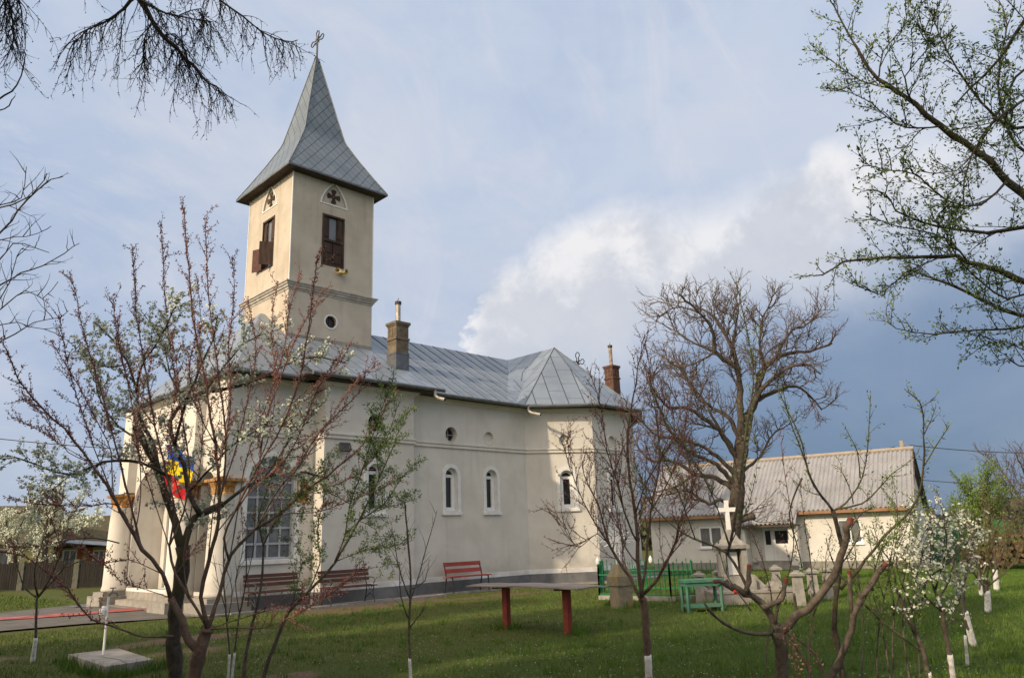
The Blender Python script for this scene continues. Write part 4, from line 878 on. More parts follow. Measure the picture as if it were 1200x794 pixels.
# scrolled side wing
mb = MB(); pr_ = [(.30, .25), (.95, .25), (.95, .44), (.86, .45), (.80, .36), (.62, .40), (.50, .52), (.42, .62), (.30, .64)]
L0 = [mc + fx_ * u - fy_ * .22 + Vector((0, 0, z)) for u, z in pr_]; L1 = [p + fy_ * .44 for p in L0]; n = len(pr_)
mb.add(L0 + L1, [tuple(range(n)), tuple(range(2 * n - 1, n - 1, -1))] + [(i, n + i, n + (i + 1) % n, (i + 1) % n) for i in range(n)]); mb.build('side_scroll', MT['stone_side'], mo)
mb = MB(); bs = mc + fx_ * .35 + fy_ * .35; fr_box(mb, bs, 2.05, 2.05, 1.75, 1.75, -.1, .24); fr_box(mb, bs, 2.10, 2.10, 1.80, 1.80, .24, .29); mb.build('platform', MT['concrete'], mo)
la = thing('grave_lantern', 'small red glass lantern standing on the monument platform', 'lantern', G(853, 697, .29))
c = G(862, 693, .33); mb = MB(); mb.lathe([(.03, .0), (.04, .02), (.04, .14), (.03, .16)], (c.x, c.y, .29), 10); mb.build('glass', MT['lantern_red'], la); mb = MB(); mb.lathe([(.035, .16), (.04, .18), (.01, .22)], (c.x, c.y, .29), 8); mb.build('lid', MT['iron'], la)
post_l = ['short capped stone post just behind the green table, left one', 'short capped stone post touching the right end of the green table', 'tall looking capped stone post left of the chain opening', 'nearest capped stone post at the right corner of the monument platform', 'capped stone post with the dangling chain, second from the right', 'rightmost capped stone post of the monument chain fence']
pp = []
for i, (x, y, z, hs) in enumerate(((822, 706, 0, .60), (845, 703, 0, .62), (912, 702, 0, .68), (938, 709, 0, .62), (955, 704, 0, .62), (973, 701, 0, .62))):
    c = G(x, y); pp.append(c + Vector((0, 0, hs * .93))); r = thing('chain_post', post_l[i], 'post', c, group='stone chain posts around the monument')
    mb = MB(); fr_box(mb, c, .21, .17, .21, .17, -.05, hs); mb.build('shaft', MT['stone_side'], r)
    mb = MB(); fr_box(mb, c, .27, .27, .27, .27, hs, hs + .05); fr_box(mb, c, .25, .13, .25, .13, hs + .05, hs + .085); fr_box(mb, c, .10, .09, .10, .09, hs + .085, hs + .12); mb.build('cap', MT['stone_side'], r)
def chain(a, b, sag, label):
    r = thing('chain', label, 'chain', a, group='black chains between the stone posts'); mb = MB(); n = max(8, int((b - a).length / .07))
    pt = [a.lerp(b, i / n) - Vector((0, 0, sag * 4 * (i / n) * (1 - i / n))) for i in range(n + 1)]
    for i in range(n):
        d = (pt[i + 1] - pt[i]); m_ = (pt[i] + pt[i + 1]) / 2; s_ = d.cross(Vector((0, 0, 1))).normalized() if i % 2 else Vector((0, 0, 1)); dn = d.normalized()
        mb.tube([m_ + dn * .045 * math.cos(t_) + s_ * .022 * math.sin(t_) for t_ in [k * math.pi / 3 for k in range(7)]], .008, 4, cap=False)
    mb.build('links', MT['iron'], r)
chain(pp[2] + Vector((-1.6, 1.2, 0)), pp[2], .22, 'black chain hanging behind the monument towards the tall looking post'); chain(pp[2], pp[3], .20, 'black chain between the tall looking post and the platform corner post'); chain(pp[3], pp[4], .30, 'black chain sagging deep right of the platform corner post'); chain(pp[4], pp[5], .22, 'black chain between the two rightmost stone posts'); chain(pp[0], pp[1], .25, 'black chain behind the green table')
# ------------------------------------------------------------------ village house on the right (faces -X)
HX = 38.5; hz = -.33; k_ = 1.19
hs_ = thing('village_house', 'long cream plastered house with corrugated grey roof and a white porch door', 'house', (HX + 3, 20, hz))
HD = Vector((math.cos(R_(104)), math.sin(R_(104)))); HN = Vector((HD.y, -HD.x))          # facade direction and direction into the house
HR = Vector((HX, 13.0)); _r = ray(766, 660); _t = (HR.x * HN.x + HR.y * HN.y) / (_r.x * HN.x + _r.y * HN.y); HLp = Vector((_r.x * _t, _r.y * _t))
fH = Frame(HLp, HR); LN = fH.len; ua = lambda u: u
def hy(px, py):
    r = ray(px, py); t = (HR.x * HN.x + HR.y * HN.y) / (r.x * HN.x + r.y * HN.y); p = Vector((r.x * t, r.y * t)); return (p - HLp).dot(HR - HLp) / LN, r.z * t + CAMH
mb = MB(); w1 = (hy(818, 617), hy(848, 641)); w2 = (hy(980, 608), hy(1012, 636))
ho = []
for (a, b_) in (w1, w2): u0, u1 = ua(a[0]), ua(b_[0]); z1, z0 = a[1], b_[1]; ho.append(((u0 + u1) / 2, z0, u1 - u0, z1 - z0))
dl, dr_ = ua(hy(897, 640)[0]), ua(hy(930, 640)[0]); dz0 = hy(915, 657)[1]; dz1 = hy(915, 618)[1]
ZE = 2.42
pc = .9
wall(mb, fH, hz - .2, ZE + .1, [arch_loop(*h, 'rect') for h in ho], .12)
HB, HC = HR + HN * 7.2, HLp + HN * 7.2; fR = Frame(HR, HB); wall(mb, fR, hz - .2, ZE + .1); fBk = Frame(HB, HC); wall(mb, fBk, hz - .2, ZE + .1); fL_ = Frame(HC, HLp); wall(mb, fL_, hz - .2, ZE + .1)
ZRi = 5.35; XR = HX + 3.6
for fr in (fR, fL_): mb.add([fr(0, ZE + .1), fr(7.2, ZE + .1), fr(3.6, ZRi - .12)], [(0, 1, 2)])
mb.build('wall', MT['cream_wall'], hs_)
mb = MB()
for fr in (fH, fR, fL_): fbox(mb, fr, 0, fr.len, hz - .2, hz + .36, 0, .04)
mb.build('sockel', MT['sock'], hs_)
for h in ho:
    L = arch_loop(*h, 'rect'); mb = MB(); ring(mb, fH, L, scale_loop(L, .09), -.1, -.03); fbox(mb, fH, h[0] - .05, h[0] + .05, h[1] + .09, h[1] + h[3] - .09, -.1, -.028); w_ = mb.build('window', MT['pvc'], hs_)
    mb = MB(); panel(mb, fH, scale_loop(L, .05), -.08); mb.build('pane', MT['curtain_glass'], w_); mb = MB(); fbox(mb, fH, h[0] - h[2] / 2 - .05, h[0] + h[2] / 2 + .05, h[1] - .06, h[1], -.02, .08); mb.build('sill', MT['pvc'], w_)
# glazed white door with side light, two steps, open porch with two posts and a lean-to roof
mb = MB(); fbox(mb, fH, dl - .04, dr_ + .04, dz0 - .02, dz1 + .05, .01, .07); d_o = mb.build('house_door', MT['pvc'], hs_)
mb = MB(); w_ = dr_ - dl; fbox(mb, fH, dl + .07, dl + w_ * .24, dz0 + (dz1 - dz0) * .50, dz1 - .12, .07, .08); mb.build('pane', MT['glass'], d_o)
mb = MB(); fbox(mb, fH, dl + w_ * .40, dr_ - .22, dz0 + (dz1 - dz0) * .53, dz1 - .14, .07, .081); mb.build('pane', MT['glass'], d_o)
mb = MB(); fbox(mb, fH, dl + w_ * .38, dr_ - .16, dz0 + .1, dz0 + (dz1 - dz0) * .44, .07, .078); fbox(mb, fH, dl + w_ * .29, dl + w_ * .31, dz0, dz1, .07, .09); mb.build('door_panel', MT['white'], d_o)
mb = MB(); fbox(mb, fH, dl - .5, dr_ + .35, hz - .1, hz + .22, .04, .95); fbox(mb, fH, dl - .3, dr_ + .2, hz + .22, hz + .42, .04, .6); mb.build('door_step', MT['sock'], hs_)
yl2, yr2 = ua(hy(880, 640)[0]), ua(hy(941, 640)[0])
mb = MB(); fbox(mb, fH, yr2 - .42, yr2, hz - .1, 1.75, .55, .95); mb.build('porch_post', MT['cream_wall'], hs_)
mb = MB(); fbox(mb, fH, yl2 - .12, yl2 + .02, hz - .1, 1.75, .05, .95); mb.build('porch_wing', MT['cream_wall'], hs_)
def corr(mb, fr, u0, u1, zlo, zhi, dlo, dhi, rows, amp=.042, per=.215, extra=.05):
    nu = int((u1 - u0) / per * 6)
    for r in range(rows):
        f0, f1 = r / rows, (r + 1) / rows + (.0 if r == rows - 1 else .02); vs = []
        up = .03 * (0 if r % 2 else 1) * 0 + .022 * (rows - r) * 0
        for f, lift in ((f0, .07), (f1, .0)):
            z, d = zlo + (zhi - zlo) * f, dlo + (dhi - dlo) * f
            for i in range(nu + 1): u = u0 + (u1 - u0) * i / nu; a = amp * math.cos((u - u0) / per * 2 * math.pi); vs.append(fr(u, z + a + lift, d))
        mb.add(vs, [(i, i + 1, nu + 2 + i, nu + 1 + i) for i in range(nu)])
        # sheet edge, so that each row casts a line on the next
        vs = [fr(u0 + (u1 - u0) * i / nu, zlo + (zhi - zlo) * f0 + amp * math.cos((i / nu * (u1 - u0)) / per * 2 * math.pi) + .07 - q, dlo + (dhi - dlo) * f0) for q in (0, .07) for i in range(nu + 1)]
        mb.add(vs, [(i, nu + 1 + i, nu + 2 + i, i + 1) for i in range(nu)])
mb = MB(); corr(mb, fH, -.35, LN + .25, ZE, ZRi, .45, -3.62, 4); corr(mb, fBk, -.25, LN + .35, ZE, ZRi, .45, -3.62, 4); mb.build('roof', MT['eternit'], hs_)
mb = MB(); corr(mb, fH, yl2 - .35, yr2 + .05, 1.86, 2.62, 1.25, .30, 1); mb.build('porch_roof', MT['eternit'], hs_)
mb = MB(); fbox(mb, fH, yl2 - .3, yr2, 1.72, 1.80, .10, 1.22); mb.build('porch_beam', MT['soffit'], hs_)
mb = MB(); fbox(mb, fH, -.3, LN + .2, ZE - .16, ZE - .01, .40, .44); fbox(mb, fH, -.3, LN + .2, ZE - .17, ZE - .13, .0, .40); mb.build('fascia', MT['fascia'], hs_)
mb = MB(); mb.tube([fH(-.35, ZRi + .03, -3.6), fH(LN + .25, ZRi + .03, -3.6)], .11, 8); mb.build('ridge_cap', MT['ridge'], hs_)
mb = MB(); mb.bar(fH(LN + .22, ZE + .0, .42), fH(LN + .22, ZRi, -3.6), .04, .12); mb.bar(fH(LN + .22, ZE, -7.6), fH(LN + .22, ZRi, -3.6), .04, .12); mb.build('verge_board', MT['soffit'], hs_)
mb = MB(); mb.tube([fH(LN + .12, ZE, .35), fH(LN + .12, 1.9, .1), fH(LN + .12, hz, .1)], .05, 8); mb.build('downpipe', MT['gutter'], hs_)
mb = MB(); mb.tube([fH(LN + .3, ZE - .03, .5), fH(-.4, ZE - .03, .5)], .05, 6); 
# utility pole and wires
pb = Vector((47.0, 16.2, -.4)); r = ray(1057, 520); t = 47.0 / r.x; ptop = Vector((47.0, (r * t).y, (r * t).z + CAMH)); pb = Vector((47, ptop.y, -.4))
po = thing('utility_pole', 'concrete utility pole rising behind the ridge of the cream house', 'pole', pb); mb = MB(); mb.tube([pb, ptop + Vector((0, 0, .2))], [.22, .14], 8); mb.build('shaft', MT['pole'], po)
mb = MB(); mb.bar(ptop + Vector((0, .5, -.25)), ptop + Vector((0, -.5, -.25)), .07); mb.build('cross_arm', MT['pole'], po)
def wire(name, a, b, sag, label):
    mb = MB(); mb.tube([Vector(a).lerp(Vector(b), i / 16) - Vector((0, 0, sag * 4 * (i / 16) * (1 - i / 16))) for i in range(17)], .022, 4); o = mb.build(name, MT['iron']); tag(o, label, 'cable')
wire('overhead_cable', ptop + Vector((0, .4, -.1)), (44.0, 34.0, 4.9), .7, 'black overhead cable running from the pole to the left behind the cream house')
wire('overhead_cable', ptop + Vector((0, -.4, -.1)), P(1330, 527, 40), .3, 'upper black overhead cable running from the pole to the right edge')
wire('overhead_cable', P(1060, 560, 52), P(1330, 566, 46), .3, 'lower thin overhead cable right of the cream house under the dark cloud')
wire('overhead_cable', P(-120, 498, 40), P(330, 528, 46), .5, 'thin overhead cable in the sky left of the church porch')
# ------------------------------------------------------------------ board fence and houses on the left
fa, fb = Vector((-6, 57.0, 0)), Vector((25.5, 30.2, 0)); dv = (fb - fa).normalized(); nb = Vector((dv.y, -dv.x, 0))
LF = (fb - fa).length; per = 2.55; npan = int(LF / per)
for i in range(npan + 1):
    p = fa + dv * (i * per); px = 0
    a, b_ = p, p + dv * per
    q = (ROT.transposed() @ (a - Vector((0, 0, CAMH)))); q2 = (ROT.transposed() @ (b_ - Vector((0, 0, CAMH)))); xp = 600 + 888 * q.x / -q.z; x2 = 600 + 888 * q2.x / -q2.z
    if x2 < -30 or xp > 165: continue
    names = {0: ''}
    r = thing('board_fence_bay', f'dark board fence bay, {["leftmost at the photo edge", "second from the left photo edge", "third from the left, behind the small tree", "fourth from the left, before the yellow house window", "fifth from the left", "sixth from the left, nearest the church porch", "last one behind the porch column", "hidden end by the porch"][min(7, max(0, int(round((xp + 20) / 27))))]}', 'fence', a, group='board fence bays at the back of the lawn')
    mb = MB(); mb.box(a + Vector((0, 0, .62)), (.24, .24, 1.45), rz=math.atan2(dv.y, dv.x)); mb.build('post', MT['fence_post'], r)
    mb = MB(); nbv = 19
    for k in range(nbv):
        c = a + dv * (.17 + (per - .34) * (k + .5) / nbv) + nb * .05; hh = 1.24 + random.uniform(-.05, .04); mb.box(c + Vector((0, 0, hh / 2 + .05)), ((per - .34) / nbv * .88, .025, hh), rz=math.atan2(dv.y, dv.x) + random.uniform(-.01, .01))
    mb.build('boards', MT['fence_wood'], r); mb = MB()
    for z in (.35, 1.05): mb.bar(a + Vector((0, 0, z)) + nb * -.0, b_ + Vector((0, 0, z)) + nb * 0, .05, .08)
    mb.build('rail', MT['fence_wood'], r)
def cottage(name, label, p0, p1, depthv, ze, zr, wallm, roofm, wins, extra=None):
    """gable house whose front runs p0 -> p1 (outside on the right)"""
    r = thing(name, label, 'house', (*p0, 0)); fr = Frame(p0, p1); L = fr.len; mb = MB()
    b0 = fr(0, 0, -depthv); b1 = fr(L, 0, -depthv)
    wall(mb, fr, -.3, ze, [arch_loop(*w_, 'rect') for w_ in wins], .1)
    for f2 in (Frame(p1, b1[:2]), Frame(b0[:2], p0)): wall(mb, f2, -.3, ze); mb.add([f2(0, ze), f2(f2.len, ze), f2(f2.len / 2, zr - .1)], [(0, 1, 2)])
    mb.build('wall', MT[wallm], r)
    mb = MB()
    for s in (0, 1):
        e = [fr(-.5, ze - .12, .5), fr(L + .5, ze - .12, .5), fr(L + .5, zr, -depthv / 2), fr(-.5, zr, -depthv / 2)] if s == 0 else [fr(L + .5, ze - .12, -depthv - .5), fr(-.5, ze - .12, -depthv - .5), fr(-.5, zr, -depthv / 2), fr(L + .5, zr, -depthv / 2)]
        slope_poly(mb, e); slope_poly(mb, [p - Vector((0, 0, .08)) for p in e])
    mb.build('roof', MT[roofm], r)
    for w_ in wins:
        Lp = arch_loop(*w_, 'rect'); mb = MB(); ring(mb, fr, Lp, scale_loop(Lp, .09), -.08, -.01); fbox(mb, fr, w_[0] - .04, w_[0] + .04, w_[1] + .09, w_[1] + w_[3] - .09, -.08, -.012); wn = mb.build('window', MT['pvc'], r); mb = MB(); panel(mb, fr, scale_loop(Lp, .05), -.06); mb.build('pane', MT['curtain_glass'], wn)
        for s in (-1, 1): mb = MB(); u = w_[0] + s * (w_[2] / 2 + .22); fbox(mb, fr, u - .18, u + .18, w_[1] - .2, w_[1] + w_[3] + .25, 0, .05); mb.build('window_jamb', MT['orange'], wn)
    return r, fr
def W2(px, py, d): p = P(px, py, d); return (p.x, p.y)
cottage('village_cottage', 'yellow cottage with orange window jambs at the left edge behind the board fence', (W2(62, 650, 54)[0] - 8.8, W2(62, 650, 54)[1] + 1.7), W2(62, 650, 54), 8, 2.55, 5.2, 'yellow_wall', 'olive_tile', [(2.2, .75, 1.2, 1.35), (5.6, .75, 1.5, 1.35)])
r, fr = cottage('village_cottage', 'yellow cottage with an olive tiled roof and one white window left of the church porch', W2(63, 650, 57), (W2(63, 650, 57)[0] + 8.8, W2(63, 650, 57)[1] - 1.7), 7, 2.25, 4.55, 'yellow_wall', 'olive_tile', [(1.05, .9, .95, 1.0), (3.0, .9, .8, .9)])
mb = MB(); e = [fr(-.1, 2.75, .2), fr(6.5, 2.1, .2), fr(6.8, 1.75, 1.6), fr(-.3, 2.5, 1.6)]; slope_poly(mb, e); slope_poly(mb, [p - Vector((0, 0, .05)) for p in e]); mb.build('awning', MT['grey_sheet'], r)
# ------------------------------------------------------------------ right background: log pile, tarpaulin, dark shed
lb = G(1160, 668); r = thing('log_pile', 'stack of cut logs at the right edge of the garden', 'log pile', (lb.x, lb.y, 0))
base = P(1140, 668, 31) * 1.0; base.z = -.12; ax = fx_.copy(); la_ = (fy_ + fx_ * .25).normalized(); rr = random.Random(3); mb = MB(); me2 = MB()
for row in range(5):
    for k in range(19 - row):
        rad = rr.uniform(.08, .16); c = base + ax * (k * .30 + row * .15 + rr.uniform(-.03, .03)) + Vector((0, 0, .14 + row * .25)) + la_ * rr.uniform(-.15, .15)
        mb.tube([c, c + la_ * 1.3], rad, 8, cap=False); me2.tube([c - la_ * .004, c + la_ * .02], rad, 8)
mb.build('logs', MT['log'], r); me2.build('cut_ends', MT['logend'], r)
cbx = P(1166, 622, 40); r = thing('tarpaulin_heap', 'green tarpaulin spread over a heap behind the log pile', 'tarpaulin', (cbx.x, cbx.y, 0))
mb = MB(); n = 14; vs = []; fs = []
for i in range(n + 1):
    for j in range(n + 1):
        u, v = i / n - .5, j / n - .5; z = 2.2 * (1 - (2 * abs(u)) ** 4) * (1 - (2 * abs(v)) ** 4) ** .6 + .16 * math.sin(i * 1.7) * math.cos(j * 1.3); vs.append(Vector((cbx.x, cbx.y, 0)) + fx_ * (u * 4.6) + fy_ * (v * 4 + 2) + Vector((0, 0, max(-.4, z - .35))))
for i in range(n):
    for j in range(n): q = i * (n + 1) + j; fs.append((q, q + 1, q + n + 2, q + n + 1))
mb.add(vs, fs); mb.build('sheet', MT['tarp'], r)
cbx = P(1128, 612, 44); r = thing('dark_trailer', 'dark covered trailer half hidden behind the white blossoming tree', 'trailer', (cbx.x, cbx.y, 0))
c = Vector((cbx.x, cbx.y, 0)); mb = MB(); fr_box(mb, c + Vector((0, 0, .0)), 3.2, 3.0, 2, 1.8, .5, 2.1, .2); mb.build('cover', MT['iron'], r)
mb = MB(); fr_box(mb, c, 3.3, 3.3, 2.05, 2.05, .42, .52, .2); mb.build('bed', MT['gutter'], r)
for s in (-1, 1): mb = MB(); p = c + fx_ * (s * .9) - fy_ * 1.0; mb.tube([p + Vector((0, 0, .2)), p + fy_ * .2 + Vector((0, 0, .2))], .36, 14); mb.build('wheel', MT['iron'], r)
# hay-coloured far hedge line and horizon belt of trees
# ------------------------------------------------------------------ vegetation
class Plant:
    """collects tapered wood segments and small leaf / bud shapes, builds one mesh of each"""
    def __init__(s, seed): s.r = random.Random(seed); s.big = MB(); s.seg = []; s.buds = []; s.washes = []
    def limb(s, pts, r0, r1, n=8):
        """thick limb: smooth tube through the points; returns samples"""
        P_ = [Vector(p) for p in pts]; out = []
        for i in range(len(P_) - 1):
            p0 = P_[max(i - 1, 0)]; p1 = P_[i]; p2 = P_[i + 1]; p3 = P_[min(i + 2, len(P_) - 1)]; st = max(2, int((p2 - p1).length / .14))
            for k in range(st):
                t = k / st; out.append(.5 * ((2 * p1) + (p2 - p0) * t + (2 * p0 - 5 * p1 + 4 * p2 - p3) * t * t + (3 * p1 - p0 - 3 * p2 + p3) * t ** 3))
        out.append(P_[-1]); m = len(out); j = min(.012, r0 * .22)
        out = [out[0]] + [p + Vector((s.r.gauss(0, j), s.r.gauss(0, j), s.r.gauss(0, j))) for p in out[1:-1]] + [out[-1]]
        rr = [(r0 + (r1 - r0) * (i / (m - 1)) ** .8) * (s.r.uniform(.90, 1.08) if s.r.random() < .85 else s.r.uniform(1.08, 1.2)) for i in range(m)]
        s.big.tube(out, rr, n if r0 > .02 else 5); return out, rr
    def twig(s, p, d, L, r, segs, wig, trop, out):
        d = d.normalized(); pts = [p.copy()]; st = L / segs
        for i in range(segs):
            d = (d + Vector((s.r.gauss(0, wig), s.r.gauss(0, wig), s.r.gauss(0, wig) + trop))).normalized(); q = pts[-1] + d * st
            s.seg.append((*pts[-1], *q, r * (1 - .75 * i / segs), r * (1 - .75 * (i + 1) / segs))); pts.append(q)
        return pts
    def grow(s, pts, lv, prm, f0=.15, rbase=None):
        """spawn twigs of level lv along a polyline. prm: list of dicts per level"""
        if lv >= len(prm): return
        q = prm[lv]; tot = 0; cum = [0]
        for i in range(1, len(pts)): tot += (pts[i] - pts[i - 1]).length; cum.append(tot)
        x = tot * f0 + s.r.random() * q['sp']; k = 0
        while x < tot:
            while cum[k + 1] < x: k += 1
            t = (x - cum[k]) / max(1e-6, cum[k + 1] - cum[k]); p = pts[k].lerp(pts[k + 1], t); d = (pts[k + 1] - pts[k]).normalized()
            ax = d.cross(Vector((s.r.gauss(0, 1), s.r.gauss(0, 1), s.r.gauss(0, 1)))).normalized(); a = R_(s.r.uniform(*q.get('ang', (28, 60))))
            dd = d * math.cos(a) + ax * math.sin(a); dd.z += q.get('up', .0); L = q['L'] * s.r.uniform(.45, 1.25) * (1 - q.get('fade', .45) * x / tot)
            tp = s.twig(p, dd, L, q['r'] * s.r.uniform(.8, 1.15), q.get('segs', 4), q.get('wig', .14), q.get('trop', .04), None)
            s.grow(tp, lv + 1, prm, .12); s.bud(tp, q)
            x += q['sp'] * s.r.uniform(.5, 1.5)
    def bud(s, tp, q, start=.1):
        if not q.get('b'): return
        n = q['b']; L = sum((tp[i + 1] - tp[i]).length for i in range(len(tp) - 1)); m = int(L / n * s.r.uniform(.8, 1.2)); S = q.get('bs', .012); cl = q.get('cl', 1); spread = q.get('spread', .012)
        for i in range(m + 1):
            t = start + (1 - start) * i / max(1, m); f = t * (len(tp) - 1); k = min(int(f), len(tp) - 2); p = tp[k].lerp(tp[k + 1], f - k); d = (tp[k + 1] - tp[k]).normalized()
            if s.r.random() > q.get('dens', 1.0): continue
            for c in range(cl if cl < 2 else s.r.randint(max(1, cl - 1), cl + 1)):
                o = Vector((s.r.gauss(0, 1), s.r.gauss(0, 1), s.r.gauss(0, 1) + .3)).normalized(); dd = (d * .7 + o).normalized(); pp = p + o * (spread * s.r.random() + S * .5)
                s.buds.append((*pp, *dd, S * s.r.uniform(.6, 1.35)))
    def build(s, root, bark, twigm, budm=None, kind='bud', budname='buds', crown='twigs'):
        off = root_loc(root)
        if s.big.v: o = s.big.build('trunk', MT[bark], root, smooth=True)
        if s.seg:
            a = np.array(s.seg, dtype=np.float64); p0 = a[:, :3] - np.array(off); p1 = a[:, 3:6] - np.array(off); d = p1 - p0; d /= np.linalg.norm(d, axis=1)[:, None] + 1e-9
            h = np.where(np.abs(d[:, 2:3]) < .9, np.array([[0, 0, 1.]]), np.array([[1., 0, 0]])); x = np.cross(d, h); x /= np.linalg.norm(x, axis=1)[:, None]; y = np.cross(d, x)
            V = []
            for k in range(3):
                an = 2 * math.pi * k / 3; w_ = x * math.cos(an) + y * math.sin(an); V.append(p0 + w_ * a[:, 6:7]); 
            for k in range(3):
                an = 2 * math.pi * k / 3; w_ = x * math.cos(an) + y * math.sin(an); V.append(p1 + w_ * a[:, 7:8])
            V = np.stack(V, 1).reshape(-1, 3); b = (np.arange(len(a)) * 6)[:, None]; F = np.concatenate([b + np.array([[k, (k + 1) % 3, 3 + (k + 1) % 3, 3 + k]]) for k in range(3)], 0); newobj(crown, V, F, MT[twigm], root)
        if budm and s.buds:
            a = np.array(s.buds); p = a[:, :3] - np.array(off); d = a[:, 3:6]; S = a[:, 6:7]; g = np.random.default_rng(len(a)); h = g.normal(size=d.shape); x = np.cross(d, h); x /= np.linalg.norm(x, axis=1)[:, None] + 1e-9; y = np.cross(d, x)
            if kind == 'bud':
                V = np.stack([p - d * S * .5, p + x * S * .42, p + y * S * .42, p - x * S * .42, p - y * S * .42, p + d * S * 1.1], 1); F0 = [(0, 2, 1), (0, 3, 2), (0, 4, 3), (0, 1, 4), (5, 1, 2), (5, 2, 3), (5, 3, 4), (5, 4, 1)]
            elif kind == 'leaf':
                V = np.stack([p, p + d * S * .9 + x * S * .42 + y * S * .12, p + d * S * 2.0, p + d * S * .9 - x * S * .42 + y * S * .12], 1); F0 = [(0, 1, 2), (0, 2, 3)]
            else:
                ring_ = [p + (x * math.cos(t) + y * math.sin(t)) * S * (1.0 if i % 2 == 0 else .62) + d * S * (.25 if i % 2 == 0 else .05) for i, t in enumerate([k * math.pi / 5 for k in range(10)])]
                V = np.stack([p] + ring_, 1); F0 = [(0, k + 1, (k + 1) % 10 + 1) for k in range(10)]
            n = V.shape[1]; F = (np.arange(len(a)) * n)[:, None, None] + np.array(F0)[None]; newobj(budname, V.reshape(-1, 3), F.reshape(-1, 3), MT[budm], root)
def wash(root, pts, r, n=10):
    mb = MB(); P_ = [Vector(p) for p in pts]; m = 8; q = []
    for i in range(m + 1): f = i / m * (len(P_) - 1); k = min(int(f), len(P_) - 2); q.append(P_[k].lerp(P_[k + 1], f - k))
    mb.tube(q, [r * (1.12 - .2 * i / m) + (.002 * (i % 2)) for i in range(m + 1)], n); mb.build('whitewash', MT['wash'], root, smooth=True)
def T(l, d, dd=0.0, ramp=None):
    """trace of photo points -> world, depth d at the start drifting by dd to the end"""
    n = len(l) - 1; return [P(x, y, d + dd * (i / max(1, n))) for i, (x, y) in enumerate(l)]
# --- white-budded old plum on the left (dark trunk)
a = thing('plum_tree', 'dark trunked old plum tree with small white blossoms in front of the church porch', 'tree', G(205, 803))
pl = Plant(11); D0 = 9.7
pl.limb(T([(207, 812), (205, 770), (204, 735), (207, 705), (213, 670), (214, 640)], D0), .092, .080, 12)
br = [([(214, 645), (222, 615), (235, 603), (262, 590)], .075, .04, .5), ([(262, 590), (285, 572), (310, 560), (345, 552), (385, 560)], .035, .012, .8), ([(213, 645), (205, 610), (196, 580), (186, 552), (172, 522), (158, 500)], .08, .045, .3),
      ([(235, 603), (222, 575), (214, 545), (205, 520), (200, 494), (218, 469), (240, 460), (268, 456), (300, 446)], .05, .022, .6), ([(300, 446), (330, 430), (365, 418), (405, 425)], .020, .008, .5),
      ([(186, 552), (180, 520), (165, 490), (160, 460), (150, 425), (130, 395), (112, 378)], .042, .010, .9), ([(160, 460), (165, 430), (185, 400), (200, 370), (212, 345)], .022, .007, -.5), ([(150, 425), (128, 430), (105, 420), (88, 412)], .018, .006, .8),
      ([(200, 560), (166, 542), (121, 541), (83, 556), (45, 545), (8, 533)], .032, .008, -.9), ([(83, 556), (60, 575), (45, 590), (40, 600)], .010, .005, 0), ([(205, 520), (215, 480), (235, 430), (250, 395), (255, 370)], .030, .008, -.4), ([(240, 460), (262, 430), (290, 400), (330, 385)], .022, .006, .6),
      ([(222, 575), (250, 545), (275, 520), (310, 500), (345, 500)], .026, .008, -.8), ([(218, 469), (200, 440), (190, 400), (170, 370)], .02, .006, .6), ([(310, 560), (330, 530), (350, 500), (380, 470)], .018, .006, .4), ([(172, 522), (140, 500), (118, 470), (110, 430)], .025, .007, .7)]
WP = [dict(sp=.068, L=.48, r=.0065, segs=5, wig=.16, up=.25, trop=.05, ang=(35, 75), b=.06, bs=.019, cl=4, spread=.045, dens=.8), dict(sp=.09, L=.18, r=.004, segs=3, wig=.2, up=.15, b=.04, bs=.018, cl=4, spread=.035, dens=.85)]
for l, r0, r1, dd in br:
    pts, rr = pl.limb(T(l, D0, dd), r0 * .68, r1, 8); pl.grow(pts, 0, WP, .25)
pl.build(a, 'bark_dark', 'twig_dark', 'blossom', 'flower', 'blossoms')
